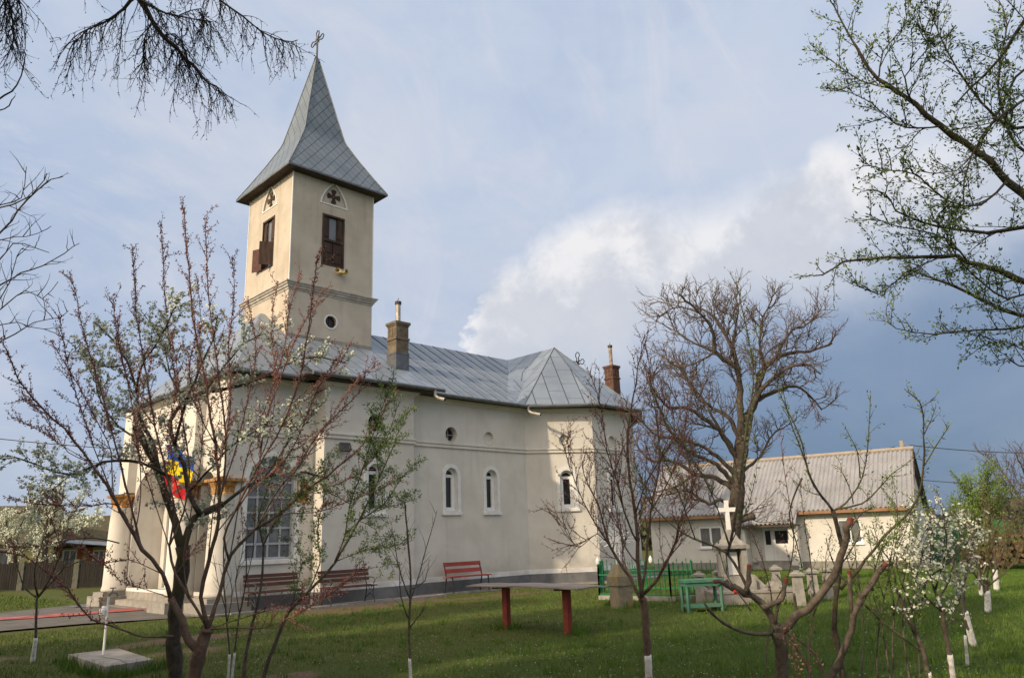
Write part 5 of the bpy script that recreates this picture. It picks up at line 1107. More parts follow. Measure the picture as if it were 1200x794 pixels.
# --- pink budded peach tree in front of it
a = thing('peach_tree', 'reddish many stemmed peach tree covered in pink buds, nearest tree on the left', 'tree', G(232, 806))
pk = Plant(12); D0 = 9.1
pk.limb(T([(224, 816), (230, 785), (235, 762), (240, 742), (243, 735)], D0), .085, .07, 12); pk.limb(T([(236, 770), (222, 750), (212, 725), (200, 700)], D0), .055, .04, 10)
br = [([(200, 700), (190, 672), (178, 655), (158, 628), (142, 598), (131, 580), (104, 540), (76, 503), (50, 478), (30, 455), (14, 428), (0, 396)], .040, .005, -.9), ([(165, 640), (152, 585), (140, 540), (128, 495), (115, 445), (98, 390), (90, 350), (81, 318)], .024, .004, .8),
      ([(243, 735), (222, 700), (206, 672), (198, 640), (205, 600), (195, 555), (182, 500), (170, 430), (160, 370), (155, 288)], .030, .004, .6), ([(243, 735), (236, 700), (243, 660), (253, 625), (257, 580), (252, 520), (242, 450), (226, 370), (220, 300), (214, 243)], .045, .004, 0),
      ([(255, 600), (264, 540), (262, 480), (252, 410), (244, 340), (240, 253)], .024, .004, -.6), ([(243, 735), (252, 712), (258, 690), (270, 650), (300, 620), (330, 600), (352, 580), (395, 548), (425, 520), (445, 490), (462, 462)], .042, .004, .8),
      ([(268, 655), (262, 630), (275, 600), (300, 550), (330, 500), (352, 440), (362, 380), (372, 300)], .024, .004, -.7), ([(275, 600), (300, 560), (310, 500), (330, 440), (350, 390), (380, 338)], .018, .004, .5),
      ([(245, 737), (275, 735), (310, 735), (350, 718), (395, 690), (430, 660)], .014, .004, -.8), ([(240, 738), (270, 728), (310, 716), (350, 705), (390, 690), (415, 672)], .012, .004, .6), ([(204, 745), (170, 746), (150, 740), (130, 732), (108, 726), (92, 708), (80, 690), (62, 676), (30, 652), (0, 646)], .020, .006, -1.2),
      ([(150, 610), (135, 590), (110, 592), (75, 592), (40, 590), (12, 583)], .014, .003, -.5), ([(140, 636), (110, 630), (80, 632), (45, 640), (5, 640)], .014, .004, -.5), ([(78, 630), (80, 605), (68, 590), (50, 578)], .008, .003, 0), ([(198, 640), (215, 600), (222, 550), (215, 500), (205, 440), (196, 380), (188, 260)], .020, .003, .9),
      ([(300, 620), (325, 575), (350, 545), (375, 505), (420, 460), (428, 435)], .018, .004, -.5), ([(352, 580), (385, 570), (415, 558), (450, 520)], .012, .003, .5), ([(131, 580), (130, 530), (112, 490), (85, 440), (60, 400)], .014, .003, .5), ([(104, 540), (80, 530), (60, 500), (35, 470), (20, 470)], .010, .003, .5),
      ([(257, 580), (275, 530), (290, 470), (300, 410), (290, 350)], .016, .003, .8), ([(252, 520), (232, 480), (222, 430), (235, 380)], .012, .003, -.8), ([(182, 500), (155, 460), (140, 410), (138, 370)], .012, .003, -.5), ([(330, 500), (350, 470), (385, 440), (410, 405)], .012, .003, .5), ([(206, 672), (215, 660), (230, 640), (240, 625)], .008, .003, .3),
      ([(222, 700), (215, 660), (222, 610), (232, 560), (238, 500), (230, 450), (236, 400), (232, 330)], .014, .003, .9), ([(270, 650), (280, 590), (288, 540), (310, 480), (330, 420), (340, 360), (352, 320)], .014, .003, .9), ([(158, 628), (165, 580), (162, 520), (150, 450), (138, 395), (132, 345)], .013, .003, .7), ([(142, 598), (120, 550), (95, 480), (78, 420), (70, 370)], .012, .003, -.7),
      ([(300, 620), (340, 560), (370, 520), (400, 470), (425, 440), (446, 425)], .013, .003, .9), ([(198, 640), (185, 600), (172, 560), (160, 520), (165, 470), (178, 420)], .012, .003, -.9), ([(243, 660), (255, 560), (270, 480), (268, 410), (275, 340), (272, 300)], .013, .003, -1), ([(300, 550), (318, 500), (322, 440), (318, 380), (326, 330)], .010, .003, .4), ([(253, 625), (290, 580), (340, 530), (370, 460), (395, 420)], .013, .003, -1.1),
      ([(104, 540), (70, 520), (40, 500), (15, 490)], .008, .003, .4), ([(190, 672), (150, 655), (120, 660), (95, 640)], .009, .003, -.6), ([(222, 610), (205, 560), (200, 500), (208, 440), (200, 390)], .011, .003, -.6), ([(330, 600), (370, 600), (400, 590), (440, 575), (470, 560)], .010, .003, .6), ([(60, 676), (70, 640), (62, 610), (75, 580)], .006, .003, .2), ([(200, 700), (170, 690), (140, 680), (118, 655)], .008, .003, -.5)]
PP = [dict(sp=.095, L=.38, r=.0055, segs=5, wig=.13, up=.18, trop=.05, ang=(25, 60), b=.045, bs=.0145, cl=3, spread=.020), dict(sp=.2, L=.10, r=.0038, segs=2, wig=.2, b=.04, bs=.014, cl=2, spread=.016)]
for l, r0, r1, dd in br:
    pts, rr = pk.limb(T(l, D0, dd), r0 * .66, r1, 8); pk.grow(pts, 0, PP, .25); pk.bud(pts[len(pts) // 3:], dict(b=.030, bs=.016, cl=3, spread=.018 + r1))
pk.build(a, 'bark_red', 'twig_red', 'bud_pink', 'bud', 'buds')
# --- green leaved sapling
a = thing('green_sapling', 'slender young tree with fresh green leaves in front of the brown benches', 'tree', G(300, 806))
gp = Plant(13); D0 = 9.4
br = [([(305, 806), (322, 755), (338, 718), (360, 695), (392, 658), (420, 610), (445, 560), (470, 500), (482, 478)], .028, .004, .5), ([(283, 806), (293, 745), (305, 690), (308, 640), (303, 605), (318, 560), (330, 540)], .026, .005, .3), ([(308, 640), (320, 615), (340, 590), (365, 560), (385, 530)], .012, .003, .3),
      ([(392, 658), (405, 625), (410, 590), (425, 550), (440, 500), (462, 440)], .010, .003, -.6), ([(420, 610), (450, 590), (470, 560), (487, 542)], .008, .003, .3), ([(392, 658), (425, 645), (460, 640), (485, 632)], .008, .003, .3), ([(360, 695), (375, 660), (372, 620), (380, 580), (378, 540)], .010, .003, .5),
      ([(410, 590), (380, 575), (360, 585), (345, 610)], .006, .003, .3), ([(445, 560), (440, 520), (450, 480)], .006, .003, -.3), ([(338, 718), (350, 680), (352, 650), (340, 630)], .007, .003, .3), ([(405, 625), (435, 600), (470, 590), (487, 585)], .006, .003, .4), ([(420, 610), (440, 620), (455, 655), (462, 668)], .005, .002, .3), ([(425, 550), (450, 520), (468, 470)], .006, .003, 0)]
GP = [dict(sp=.058, L=.32, r=.004, segs=4, wig=.15, up=.15, trop=.03, ang=(30, 70), b=.026, bs=.016, cl=4, spread=.022), dict(sp=.11, L=.11, r=.0028, segs=2, b=.028, bs=.015, cl=4, spread=.018)]
for i, (l, r0, r1, dd) in enumerate(br):
    pts, rr = gp.limb(T(l, D0, dd), r0, r1, 7); gp.grow(pts, 0, GP, .62 if i < 2 else .1)
gp.build(a, 'bark_brown', 'twig_grey', 'leaf_green', 'leaf', 'leaves')
# --- thin saplings with whitewashed feet
def gdepth(x, y): g_ = G(x, y) - Vector((0, 0, CAMH)); return g_.dot(-cz_)
def seat(x, y, D):
    """depth at which a trunk traced down to this photo point really meets the ground"""
    return gdepth(x, y) if y < 790 else min(D, gdepth(x, 801))
def footed(pts): p = pts[0]; return [Vector((p.x, p.y, -.12))] + pts if p.z > -.05 else pts
def sapling(label, base, h, seeds, traces, D, washto, bark='bark_brown', twm='twig_grey', prm=None, budm=None, kind='bud', r0=.016, budname='buds', rw=None):
    k_ = seat(*traces[0][0], D) / D; D *= k_; a = thing('young_fruit_tree', label, 'tree', P(*traces[0][0], D), group=None); q = Plant(seeds); r0 *= k_
    for i, l in enumerate(traces):
        pts, rr = q.limb(footed(T(l, D)) if i == 0 else T(l, D, q.r.uniform(-.3, .3) * D / 9), r0 if i == 0 else r0 * .55, r0 * .55 if i == 0 else .003, 7)
        if prm: q.grow(pts, 0, prm, .55 if i == 0 else .2)
        if prm and budm: q.bud(pts, prm[0], .5 if i == 0 else .15)
    if washto: wash(a, T([traces[0][0], washto], D), rw or r0)
    q.build(a, bark, twm, budm, kind, budname); return a
TW = [dict(sp=.12, L=.34, r=.004, segs=4, wig=.1, up=.3, trop=.05, ang=(20, 45), b=.07, bs=.007, cl=1)]
sapling('thin whitewashed twin sapling at the foot of the peach tree, left stem', None, 0, 21, [[(266, 812), (269, 766), (266, 730), (263, 690), (262, 640)], [(266, 730), (272, 690), (262, 650), (266, 600)], [(265, 715), (255, 680), (250, 650)]], 9.6, (269, 766), r0=.013, prm=TW, budm='bud_green', rw=.015)
sapling('thin whitewashed twin sapling at the foot of the peach tree, right stem', None, 0, 22, [[(270, 812), (275, 764), (281, 720), (288, 680), (289, 640)], [(281, 720), (276, 680), (285, 640), (282, 590)], [(288, 680), (296, 650), (300, 600)]], 9.5, (275, 764), r0=.013, prm=TW, budm='bud_green', rw=.015)
sapling('small bare tree with whitewashed foot beside the well cover at the left', None, 0, 23, [[(38, 776), (42, 740), (43, 715), (44, 697)], [(44, 700), (60, 682), (72, 668), (92, 640), (108, 622)], [(44, 700), (30, 690), (22, 670), (15, 640), (20, 615)], [(46, 697), (62, 670), (72, 640), (75, 610)], [(44, 697), (40, 670), (48, 640), (55, 620)], [(60, 682), (75, 665), (100, 655), (118, 648)]], 12.0, (42, 747), r0=.030, prm=TW, budm='bud_green', rw=.030)
sapling('bare slender young tree with whitewashed foot in front of the red bench', None, 0, 24, [[(482, 806), (480, 768), (479, 735), (480, 710), (481, 680), (478, 640), (476, 600), (474, 590)], [(480, 735), (490, 722), (499, 708)], [(480, 705), (492, 670), (500, 640), (512, 598)], [(480, 700), (466, 660), (462, 630), (456, 618)], [(481, 690), (498, 680), (503, 655)], [(479, 725), (470, 700), (468, 660)]], 9.2, (480, 771), r0=.018, prm=TW, budm='bud_green', rw=.019)
# --- reddish tree in front of the apse
FT = [dict(sp=.082, L=.62, r=.006, segs=5, wig=.12, up=.35, trop=.06, ang=(22, 50), b=.06, bs=.011, cl=2), dict(sp=.11, L=.24, r=.004, segs=3, wig=.14, up=.2, b=.05, bs=.011, cl=2), dict(sp=.12, L=.09, r=.003, segs=2)]
a = thing('young_fruit_tree', 'bare reddish fruit tree with whitewashed foot in front of the apse and gravestone', 'tree', G(760, 802)); q = Plant(31); D0 = 8.9
for l, r0, r1, dd in [([(760, 812), (759, 770), (757, 740), (754, 712), (752, 700)], .048, .040, 0), ([(753, 705), (742, 685), (732, 668), (715, 640), (708, 615), (700, 590), (690, 570), (682, 545)], .026, .005, .5), ([(753, 700), (748, 670), (747, 635), (745, 600), (738, 560), (735, 510), (745, 450), (752, 400)], .028, .004, 0),
                   ([(755, 695), (768, 680), (780, 660), (790, 640), (795, 620), (800, 605), (822, 585)], .022, .005, -.4), ([(752, 690), (758, 650), (762, 600), (772, 550), (770, 500), (762, 440), (758, 410)], .020, .004, .5), ([(715, 640), (690, 600), (672, 560), (663, 530), (657, 515)], .010, .003, -.3), ([(718, 645), (700, 625), (675, 640), (665, 620), (652, 605)], .008, .003, .2),
                   ([(747, 635), (735, 610), (725, 570), (712, 530), (705, 480), (698, 455)], .014, .003, -.6), ([(762, 600), (785, 560), (800, 520), (805, 480)], .012, .003, .6), ([(748, 660), (732, 640), (722, 600), (718, 550)], .012, .003, .4), ([(790, 640), (800, 600), (815, 560), (820, 530)], .010, .003, -.5), ([(745, 600), (760, 560), (790, 510), (785, 470)], .010, .003, -.6)]:
    pts, rr = q.limb(T(l, D0, dd), r0, r1, 9)
    if r0 < .04: q.grow(pts, 0, FT, .2)
wash(a, T([(761, 812), (759, 767)], D0), .047); q.build(a, 'bark_red', 'twig_red', 'bud_pink', 'bud', 'buds')
# --- big bare tree by the village house
a = thing('bare_tree', 'large leafless tree with thick grey trunk and wide crown before the village house', 'tree', G(858, 690)); q = Plant(41); D0 = 21.5
BT = [dict(sp=.17, L=1.12, r=.020, segs=6, wig=.19, up=.22, trop=.05, ang=(30, 70)), dict(sp=.11, L=.75, r=.013, segs=4, wig=.2, up=.2, trop=.05, ang=(25, 60)), dict(sp=.11, L=.32, r=.0085, segs=3, wig=.22, up=.1)]
for l, r0, r1, dd in [([(857, 694), (859, 650), (861, 610), (865, 565), (869, 520), (876, 485)], .235, .165, 0), ([(870, 525), (868, 490), (866, 440), (855, 425), (838, 412), (836, 392), (828, 375), (815, 360), (795, 345)], .15, .025, -.8), ([(866, 440), (858, 408), (846, 386), (832, 368), (822, 362)], .10, .03, .9), ([(876, 487), (888, 463), (891, 438), (910, 419), (930, 413), (948, 412), (975, 402)], .14, .025, .8),
                   ([(876, 490), (893, 455), (906, 444), (922, 431), (944, 426), (962, 438)], .12, .02, -.8), ([(885, 470), (910, 458), (933, 452), (950, 464), (963, 480)], .09, .02, .3), ([(866, 540), (846, 508), (827, 492), (805, 478), (783, 477), (765, 455)], .12, .025, -1.2), ([(868, 520), (855, 490), (835, 478), (815, 462), (800, 430)], .10, .02, 1.2),
                   ([(888, 463), (895, 430), (890, 400), (895, 370), (905, 350)], .08, .015, -1), ([(910, 419), (925, 390), (945, 380), (960, 365)], .06, .015, 1), ([(862, 575), (840, 560), (815, 555), (790, 540), (765, 540), (745, 520)], .11, .02, 1.0), ([(866, 555), (890, 535), (905, 510), (920, 500)], .07, .015, 1), ([(855, 425), (860, 395), (865, 365), (862, 345)], .06, .015, .8),
                   ([(838, 412), (810, 400), (795, 390), (785, 385)], .05, .015, .5), ([(862, 600), (845, 585), (830, 590), (805, 575), (780, 580)], .08, .02, -1), ([(863, 612), (876, 606), (884, 604)], .13, .10, 0), ([(866, 560), (835, 530), (800, 515), (770, 510), (740, 480)], .09, .02, .5), ([(864, 570), (840, 545), (810, 530), (785, 505), (770, 470), (760, 440)], .09, .02, -1.5), ([(846, 508), (825, 470), (805, 445), (790, 420)], .06, .015, 1), ([(815, 555), (790, 570), (765, 575), (745, 560)], .05, .015, .8), ([(819, 366), (800, 360), (785, 362), (772, 372)], .04, .012, .5), ([(838, 412), (815, 425), (795, 430), (780, 420)], .04, .012, -.6)]:
    pts, rr = q.limb(T(l, D0, dd), r0 * (.8 if r0 < .16 else 1), r1, 9)
    if r0 < .2: q.grow(pts, 0, BT, .22)
q.build(a, 'bark_old', 'twig_brown')
# --- pruned tree with red sealed cuts
a = thing('pruned_fruit_tree', 'hard pruned brown fruit tree with red painted cuts, nearest tree right of centre', 'tree', G(915, 812)); q = Plant(51); D0 = 7.4
LG = [dict(sp=.12, L=.24, r=.004, segs=3, wig=.15, up=.2, ang=(30, 60), b=.06, bs=.017, cl=2, spread=.014)]
LG2 = dict(b=.055, bs=.016, cl=2, spread=.01)
for l, r0, r1, dd, g in [([(917, 829), (916, 785), (914, 755), (912, 740)], .078, .068, 0, 0), ([(912, 742), (935, 722), (958, 702), (978, 675), (986, 650), (992, 628), (996, 610)], .050, .032, -.3, 0), ([(912, 742), (905, 722), (890, 703), (872, 694), (858, 688), (850, 680)], .050, .030, .3, 0), ([(860, 690), (848, 682), (838, 681)], .032, .022, 0, 0), ([(874, 695), (877, 680), (878, 664)], .034, .024, 0, 0),
                         ([(905, 742), (885, 742), (860, 736), (838, 722), (826, 707)], .026, .013, -.3, 1), ([(893, 712), (915, 702), (920, 690), (921, 680)], .034, .024, 0, 0), ([(908, 730), (912, 710), (918, 695)], .022, .016, 0, 0), ([(934, 722), (932, 705), (930, 695)], .020, .015, 0, 0),
                         ([(880, 698), (868, 672), (852, 648), (838, 640), (815, 632), (793, 619), (763, 590), (740, 560), (705, 548)], .022, .004, .5, 1), ([(852, 650), (860, 615), (866, 570), (872, 520), (882, 450), (878, 400), (862, 330)], .017, .004, -.3, 2), ([(868, 560), (880, 500), (882, 450), (884, 385)], .006, .003, .2, 2),
                         ([(855, 640), (842, 600), (825, 560), (800, 520), (775, 480), (760, 450)], .011, .003, .3, 2), ([(852, 646), (862, 625), (878, 590), (885, 560)], .009, .003, 0, 2), ([(815, 632), (800, 590), (780, 540), (770, 520)], .008, .003, -.3, 2), ([(880, 715), (862, 690), (850, 670), (842, 640)], .010, .004, .2, 1), ([(763, 590), (752, 562), (745, 545)], .006, .003, 0, 2)]:
    pts, rr = q.limb(T(l, D0, dd), r0 * .84, r1 * .84, 10)
    if g == 1: q.grow(pts, 0, LG, .3)
    if g == 2: q.grow(pts, 0, [dict(sp=.10, L=.30, r=.0042, segs=4, wig=.14, up=.25, ang=(25, 55), b=.06, bs=.013, cl=2, spread=.01), dict(sp=.11, L=.10, r=.003, segs=2, b=.05, bs=.012, cl=1)], .2); q.bud(pts, LG2, .3)
q.build(a, 'bark_brown', 'twig_grey', 'leaf_green', 'leaf', 'leaves')
for (x0, y0), (x1, y1), r_, dd in (((992, 628), (997, 606), .038, -.3), ((848, 682), (836, 681), .024, 0), ((921, 690), (921, 677), .026, 0), ((877, 674), (878, 661), .026, 0)):
    cut = MB(); cut.tube([P(x0, y0, D0 + dd).lerp(P(x1, y1, D0 + dd), .62), P(x1, y1, D0 + dd)], r_ * .80, 9); cut.build('sealed_cut', MT['cutend'], a)
# --- dark budded tree behind it with tall shoots against the roof
a = thing('budding_fruit_tree', 'dark barked fruit tree with green budded shoots standing against the house roof', 'tree', G(985, 812)); q = Plant(52); D0 = 8.2
for l, r0, r1, dd in [([(990, 812), (985, 770), (978, 735), (980, 700), (986, 660), (984, 625), (976, 598)], .034, .022, 0), ([(976, 598), (962, 580), (948, 555), (940, 520), (930, 495), (918, 470), (910, 452)], .016, .004, .3), ([(965, 585), (950, 560), (936, 520), (922, 480), (915, 440)], .012, .003, -.3),
                      ([(976, 598), (990, 590), (1005, 570), (1014, 545), (1018, 505), (1020, 462)], .012, .004, .2), ([(1008, 560), (1005, 530), (998, 515), (990, 500)], .008, .003, 0), ([(980, 596), (1010, 590), (1030, 572), (1045, 555), (1060, 545), (1076, 530)], .011, .003, .3), ([(1000, 590), (995, 570), (985, 550), (978, 545)], .007, .003, .2),
                      ([(984, 640), (1010, 600), (1025, 595), (1008, 570)], .0085, .003, .3), ([(985, 690), (1005, 668), (1035, 630), (1060, 605), (1076, 582), (1083, 545), (1082, 495), (1078, 472), (1062, 458)], .020, .005, -.4), ([(1082, 510), (1092, 490), (1097, 475)], .007, .003, 0), ([(1083, 545), (1095, 525), (1108, 505), (1112, 498)], .008, .003, .1), ([(1078, 478), (1090, 470), (1097, 468)], .006, .003, 0),
                      ([(986, 660), (1000, 640), (1008, 620), (1000, 600)], .009, .003, .2), ([(962, 580), (945, 575), (930, 562)], .006, .003, .3), ([(940, 560), (925, 600), (935, 640), (940, 665)], .010, .006, .4)]:
    pts, rr = q.limb(T(l, D0, dd), r0, r1, 8)
    if r0 < .03: q.grow(pts, 0, LG, .35); q.bud(pts, LG2, .25)
q.build(a, 'bark_dark', 'twig_dark', 'bud_green', 'leaf', 'buds')
TS = [dict(sp=.08, L=.85, r=.009, segs=5, wig=.09, up=.55, trop=.05, ang=(15, 45), b=.09, bs=.02, cl=1), dict(sp=.10, L=.34, r=.007, segs=3, up=.3, b=.08, bs=.02, cl=1)]
# --- two more pruned stems
def stemtree(label, D, traces, bark, seed, cuts=(), prm=None, budm=None, name='pruned_fruit_tree', washp=None, rw=.03, kind='leaf', g0=.3, cat='tree'):
    k_ = seat(*traces[0][0][0], D) / D if D < 30 else 1; D *= k_; rw *= k_; a = thing(name, label, cat, P(*traces[0][0][0], D)); q = Plant(seed)
    for l, r0, r1, dd in traces:
        pts, rr = q.limb(footed(T(l, D, dd)) if l is traces[0][0] or l[0][1] > 780 else T(l, D, dd), r0 * k_, r1 * k_, 9)
        if prm: q.grow(pts, 0, prm, .8 if (l is traces[0][0] and washp and r0 > .02) else g0)
    q.build(a, bark, 'twig_tan' if prm is TS else 'twig_grey', budm, kind, 'leaves' if kind == 'leaf' else 'blossoms')
    for (x0, y0), (x1, y1), r_ in cuts: mb = MB(); mb.tube([P(x0, y0, D).lerp(P(x1, y1, D), .5), P(x1, y1, D)], r_, 9); mb.build('sealed_cut', MT['cutend'], a)
    if washp: wash(a, T(washp, D), rw)
    return a
stemtree('leaning pruned fruit tree with a tall cut limb, right of the nearest pruned tree', 7.9, [([(968, 816), (978, 785), (992, 755), (1000, 720), (1008, 700), (1022, 682), (1036, 662)], .042, .027, 0), ([(1000, 722), (997, 700), (995, 672)], .022, .020, 0), ([(1008, 702), (1014, 690), (1024, 690)], .022, .016, 0)], 'bark_brown', 61, [((1026, 676), (1039, 659), .027), ((996, 684), (995, 668), .021)], LG, 'leaf_green', g0=.75)
stemtree('red barked young tree with pink blossom knots between the two pruned trees', 8.1, [([(955, 816), (945, 780), (925, 745), (900, 715)], .020, .008, 0), ([(975, 816), (962, 780), (950, 760), (925, 742)], .018, .008, .2), ([(990, 812), (985, 770), (975, 740), (978, 700), (975, 680)], .02, .008, .5)], 'bark_red', 62, (), LG, 'bud_pink', name='young_fruit_tree', g0=.2)
# --- thin dark tree with a low limb running left, white base
stemtree('dark young tree with a long low limb and whitewashed foot at the lower right', 8.6, [([(1090, 816), (1086, 775), (1075, 745), (1060, 715), (1050, 690)], .030, .018, 0), ([(1085, 765), (1053, 743), (1017, 712), (990, 680), (975, 655), (968, 630)], .014, .005, .2), ([(1050, 690), (1045, 660), (1030, 640), (1020, 620)], .012, .004, .3), ([(1060, 715), (1082, 700), (1085, 680), (1105, 665), (1125, 645)], .014, .005, -.3), ([(1068, 816), (1062, 770), (1058, 730), (1062, 690), (1068, 650)], .016, .005, .5), ([(1045, 806), (1038, 760), (1030, 720), (1022, 690)], .014, .006, .6)],
         'bark_brown', 63, (), [dict(sp=.16, L=.36, r=.004, segs=4, wig=.14, up=.25, ang=(30, 60), b=.06, bs=.014, cl=2, spread=.02)], 'leaf_green', name='young_fruit_tree', washp=[(1092, 816), (1088, 787)], rw=.031)
GL = [dict(sp=.10, L=.34, r=.004, segs=4, wig=.15, up=.3, ang=(25, 60), b=.034, bs=.016, cl=3, spread=.022), dict(sp=.12, L=.12, r=.003, segs=2, b=.035, bs=.015, cl=3, spread=.02)]
stemtree('leafy green sapling left of the white blossoming plum, in front of the house corner', 9.6, [([(1048, 806), (1046, 760), (1048, 710), (1040, 670), (1030, 640), (1022, 610)], .016, .004, .2), ([(1046, 720), (1056, 690), (1066, 650), (1072, 620)], .010, .004, -.3), ([(1040, 670), (1046, 640), (1050, 610), (1048, 590)], .008, .003, .3)], 'bark_brown', 64, (), GL, 'leaf_green', name='young_fruit_tree', g0=.35)
stemtree('leafy green sapling between the house window and the leaning pruned tree', 10.4, [([(1010, 790), (1012, 740), (1008, 700), (1004, 660), (1000, 630)], .014, .004, .2), ([(1010, 710), (1022, 680), (1030, 650), (1040, 625)], .010, .004, -.3), ([(1008, 690), (996, 665), (990, 640)], .008, .003, .3)], 'bark_grey', 65, (), GL, 'leaf_green', name='young_fruit_tree', g0=.4)
stemtree('short pink and green budded shoot in the grass left of the nearest pruned tree', 7.2, [([(938, 826), (934, 790), (928, 760), (925, 735)], .007, .003, 0), ([(930, 770), (920, 750), (916, 735)], .004, .002, 0)], 'bark_red', 66, (), [dict(sp=.07, L=.12, r=.003, segs=3, wig=.2, up=.2, b=.035, bs=.016, cl=3, spread=.015)], 'bud_pink', name='young_fruit_tree', kind='leaf', g0=.3)
SL = [('slender upright bare stem just right of the nearest pruned tree', 8.0, [([(950, 812), (948, 760), (955, 710), (950, 660), (942, 610), (938, 560)], .012, .003, .3), ([(953, 720), (965, 690), (968, 650), (975, 620)], .007, .003, -.3)], 'bark_red', 67, 'bud_green'),
      ('tall thin budded stem crossing the right end of the house roof', 8.8, [([(1030, 810), (1028, 760), (1036, 700), (1048, 650), (1052, 600), (1046, 560)], .012, .003, .3), ([(1036, 700), (1024, 660), (1018, 620)], .007, .003, -.3), ([(1048, 650), (1062, 620), (1070, 590)], .006, .003, .2)], 'bark_brown', 68, 'leaf_green'),
      ('slim forked leafy stem in front of the white blossoming plum', 8.9, [([(1078, 812), (1076, 760), (1070, 710), (1076, 665), (1088, 630), (1092, 600)], .013, .003, .2), ([(1070, 715), (1055, 680), (1050, 650), (1056, 620)], .008, .003, -.2), ([(1076, 665), (1066, 640), (1068, 615)], .006, .003, .2)], 'bark_brown', 69, 'leaf_green'),
      ('thin reddish stem rising before the monument and the tall looking post', 8.6, [([(900, 806), (898, 760), (905, 710), (895, 660), (880, 620), (868, 575), (860, 530)], .010, .003, .4), ([(905, 710), (925, 670), (930, 620), (922, 570), (915, 520)], .008, .003, -.4)], 'bark_red', 70, 'bud_pink')]
for lb_, D_, tr_, bk_, sd_n, bm_ in SL: stemtree(lb_, D_, tr_, bk_, sd_n, (), GL if bm_ == 'leaf_green' else [dict(sp=.12, L=.32, r=.004, segs=4, wig=.14, up=.3, ang=(22, 50), b=.05, bs=.012, cl=2, spread=.012), dict(sp=.12, L=.10, r=.003, segs=2, b=.05, bs=.012, cl=2)], bm_, name='young_fruit_tree', g0=.25, kind='leaf' if bm_ != 'bud_pink' else 'bud')
# --- white blossoming tree and its neighbours
WB = [dict(sp=.085, L=.44, r=.005, segs=4, wig=.16, up=.25, trop=.03, ang=(30, 75), b=.05, bs=.016, cl=4, spread=.035, dens=.62), dict(sp=.10, L=.18, r=.0035, segs=2, b=.045, bs=.016, cl=4, spread=.03, dens=.7)]
stemtree('small whitewashed plum tree in full white blossom right of the village house', 9.4, [([(1119, 816), (1113, 765), (1108, 735), (1104, 715), (1100, 700)], .036, .028, 0), ([(1100, 702), (1092, 680), (1090, 650), (1093, 615), (1096, 590)], .020, .004, .2), ([(1104, 715), (1092, 706), (1078, 690), (1068, 665), (1060, 640)], .014, .004, -.3), ([(1100, 700), (1112, 680), (1120, 650), (1128, 620), (1130, 600)], .014, .004, .3), ([(1096, 690), (1108, 650), (1108, 620), (1104, 595)], .012, .004, -.4),
         ([(1108, 735), (1120, 715), (1128, 690), (1132, 660)], .012, .004, .2), ([(1090, 660), (1075, 640), (1072, 615)], .010, .004, .3), ([(1120, 650), (1138, 630), (1142, 620)], .009, .003, 0), ([(1092, 680), (1082, 655), (1080, 630)], .009, .003, -.5)], 'bark_brown', 71, (), WB, 'blossom_white', name='plum_tree', washp=[(1119, 816), (1113, 766)], rw=.037, kind='flower', g0=.12)
stemtree('slanting whitewashed tree just behind the white blossoming plum tree', 12.2, [([(1141, 757), (1132, 722), (1126, 690), (1118, 660), (1112, 630), (1112, 600)], .048, .012, 0), ([(1126, 690), (1138, 660), (1142, 630)], .018, .005, .3)], 'bark_grey', 72, (), [dict(sp=.16, L=.5, r=.006, segs=4, wig=.15, up=.25, b=.07, bs=.018, cl=2, spread=.04)], 'blossom_white', name='plum_tree', washp=[(1141, 757), (1131, 716)], rw=.050, kind='flower', g0=.4)
stemtree('very thin whitewashed sapling to the right of the white blossoming plum', 10.6, [([(1134, 780), (1132, 745), (1130, 700), (1132, 660)], .014, .006, 0)], 'bark_brown', 73, (), TW, 'leaf_green', name='young_fruit_tree', washp=[(1134, 780), (1131, 744)], rw=.020)
stemtree('tan twiggy shrub tree with whitewashed foot before the log pile', 16.6, [([(1158, 717), (1157, 695), (1155, 684)], .055, .045, 0), ([(1155, 686), (1147, 665), (1140, 640), (1136, 615)], .024, .006, .4), ([(1156, 685), (1158, 660), (1160, 630), (1158, 600)], .024, .006, -.4), ([(1157, 686), (1168, 665), (1178, 640), (1186, 620)], .022, .006, .4), ([(1156, 688), (1175, 672), (1192, 655), (1202, 640)], .020, .006, -.5), ([(1155, 688), (1142, 672), (1130, 650)], .018, .006, -.3)], 'bark_brown', 74, (), TS, 'leaf_green', name='young_fruit_tree', washp=[(1158, 717), (1157, 691)], rw=.062, g0=.2)
for k, (x, y, D, yt, lb_) in enumerate(((1150, 697, 21.5, 680, 'thin whitewashed trunk left of the tan shrub tree'), (1168, 691, 22.8, 667, 'stout whitewashed trunk right behind the tan shrub tree'))):
    stemtree(lb_, D, [([(x, y), (x - 2, yt), (x - 3, yt - 20), (x - 6, yt - 50)], .06, .02, 0), ([(x - 2, yt), (x + 8, yt - 25), (x + 12, yt - 50)], .03, .01, .3)], 'bark_brown', 75 + k, (), TS, 'leaf_green', name='young_fruit_tree', washp=[(x, y), (x - 2, yt)], rw=.075 if k else .05, g0=.3)
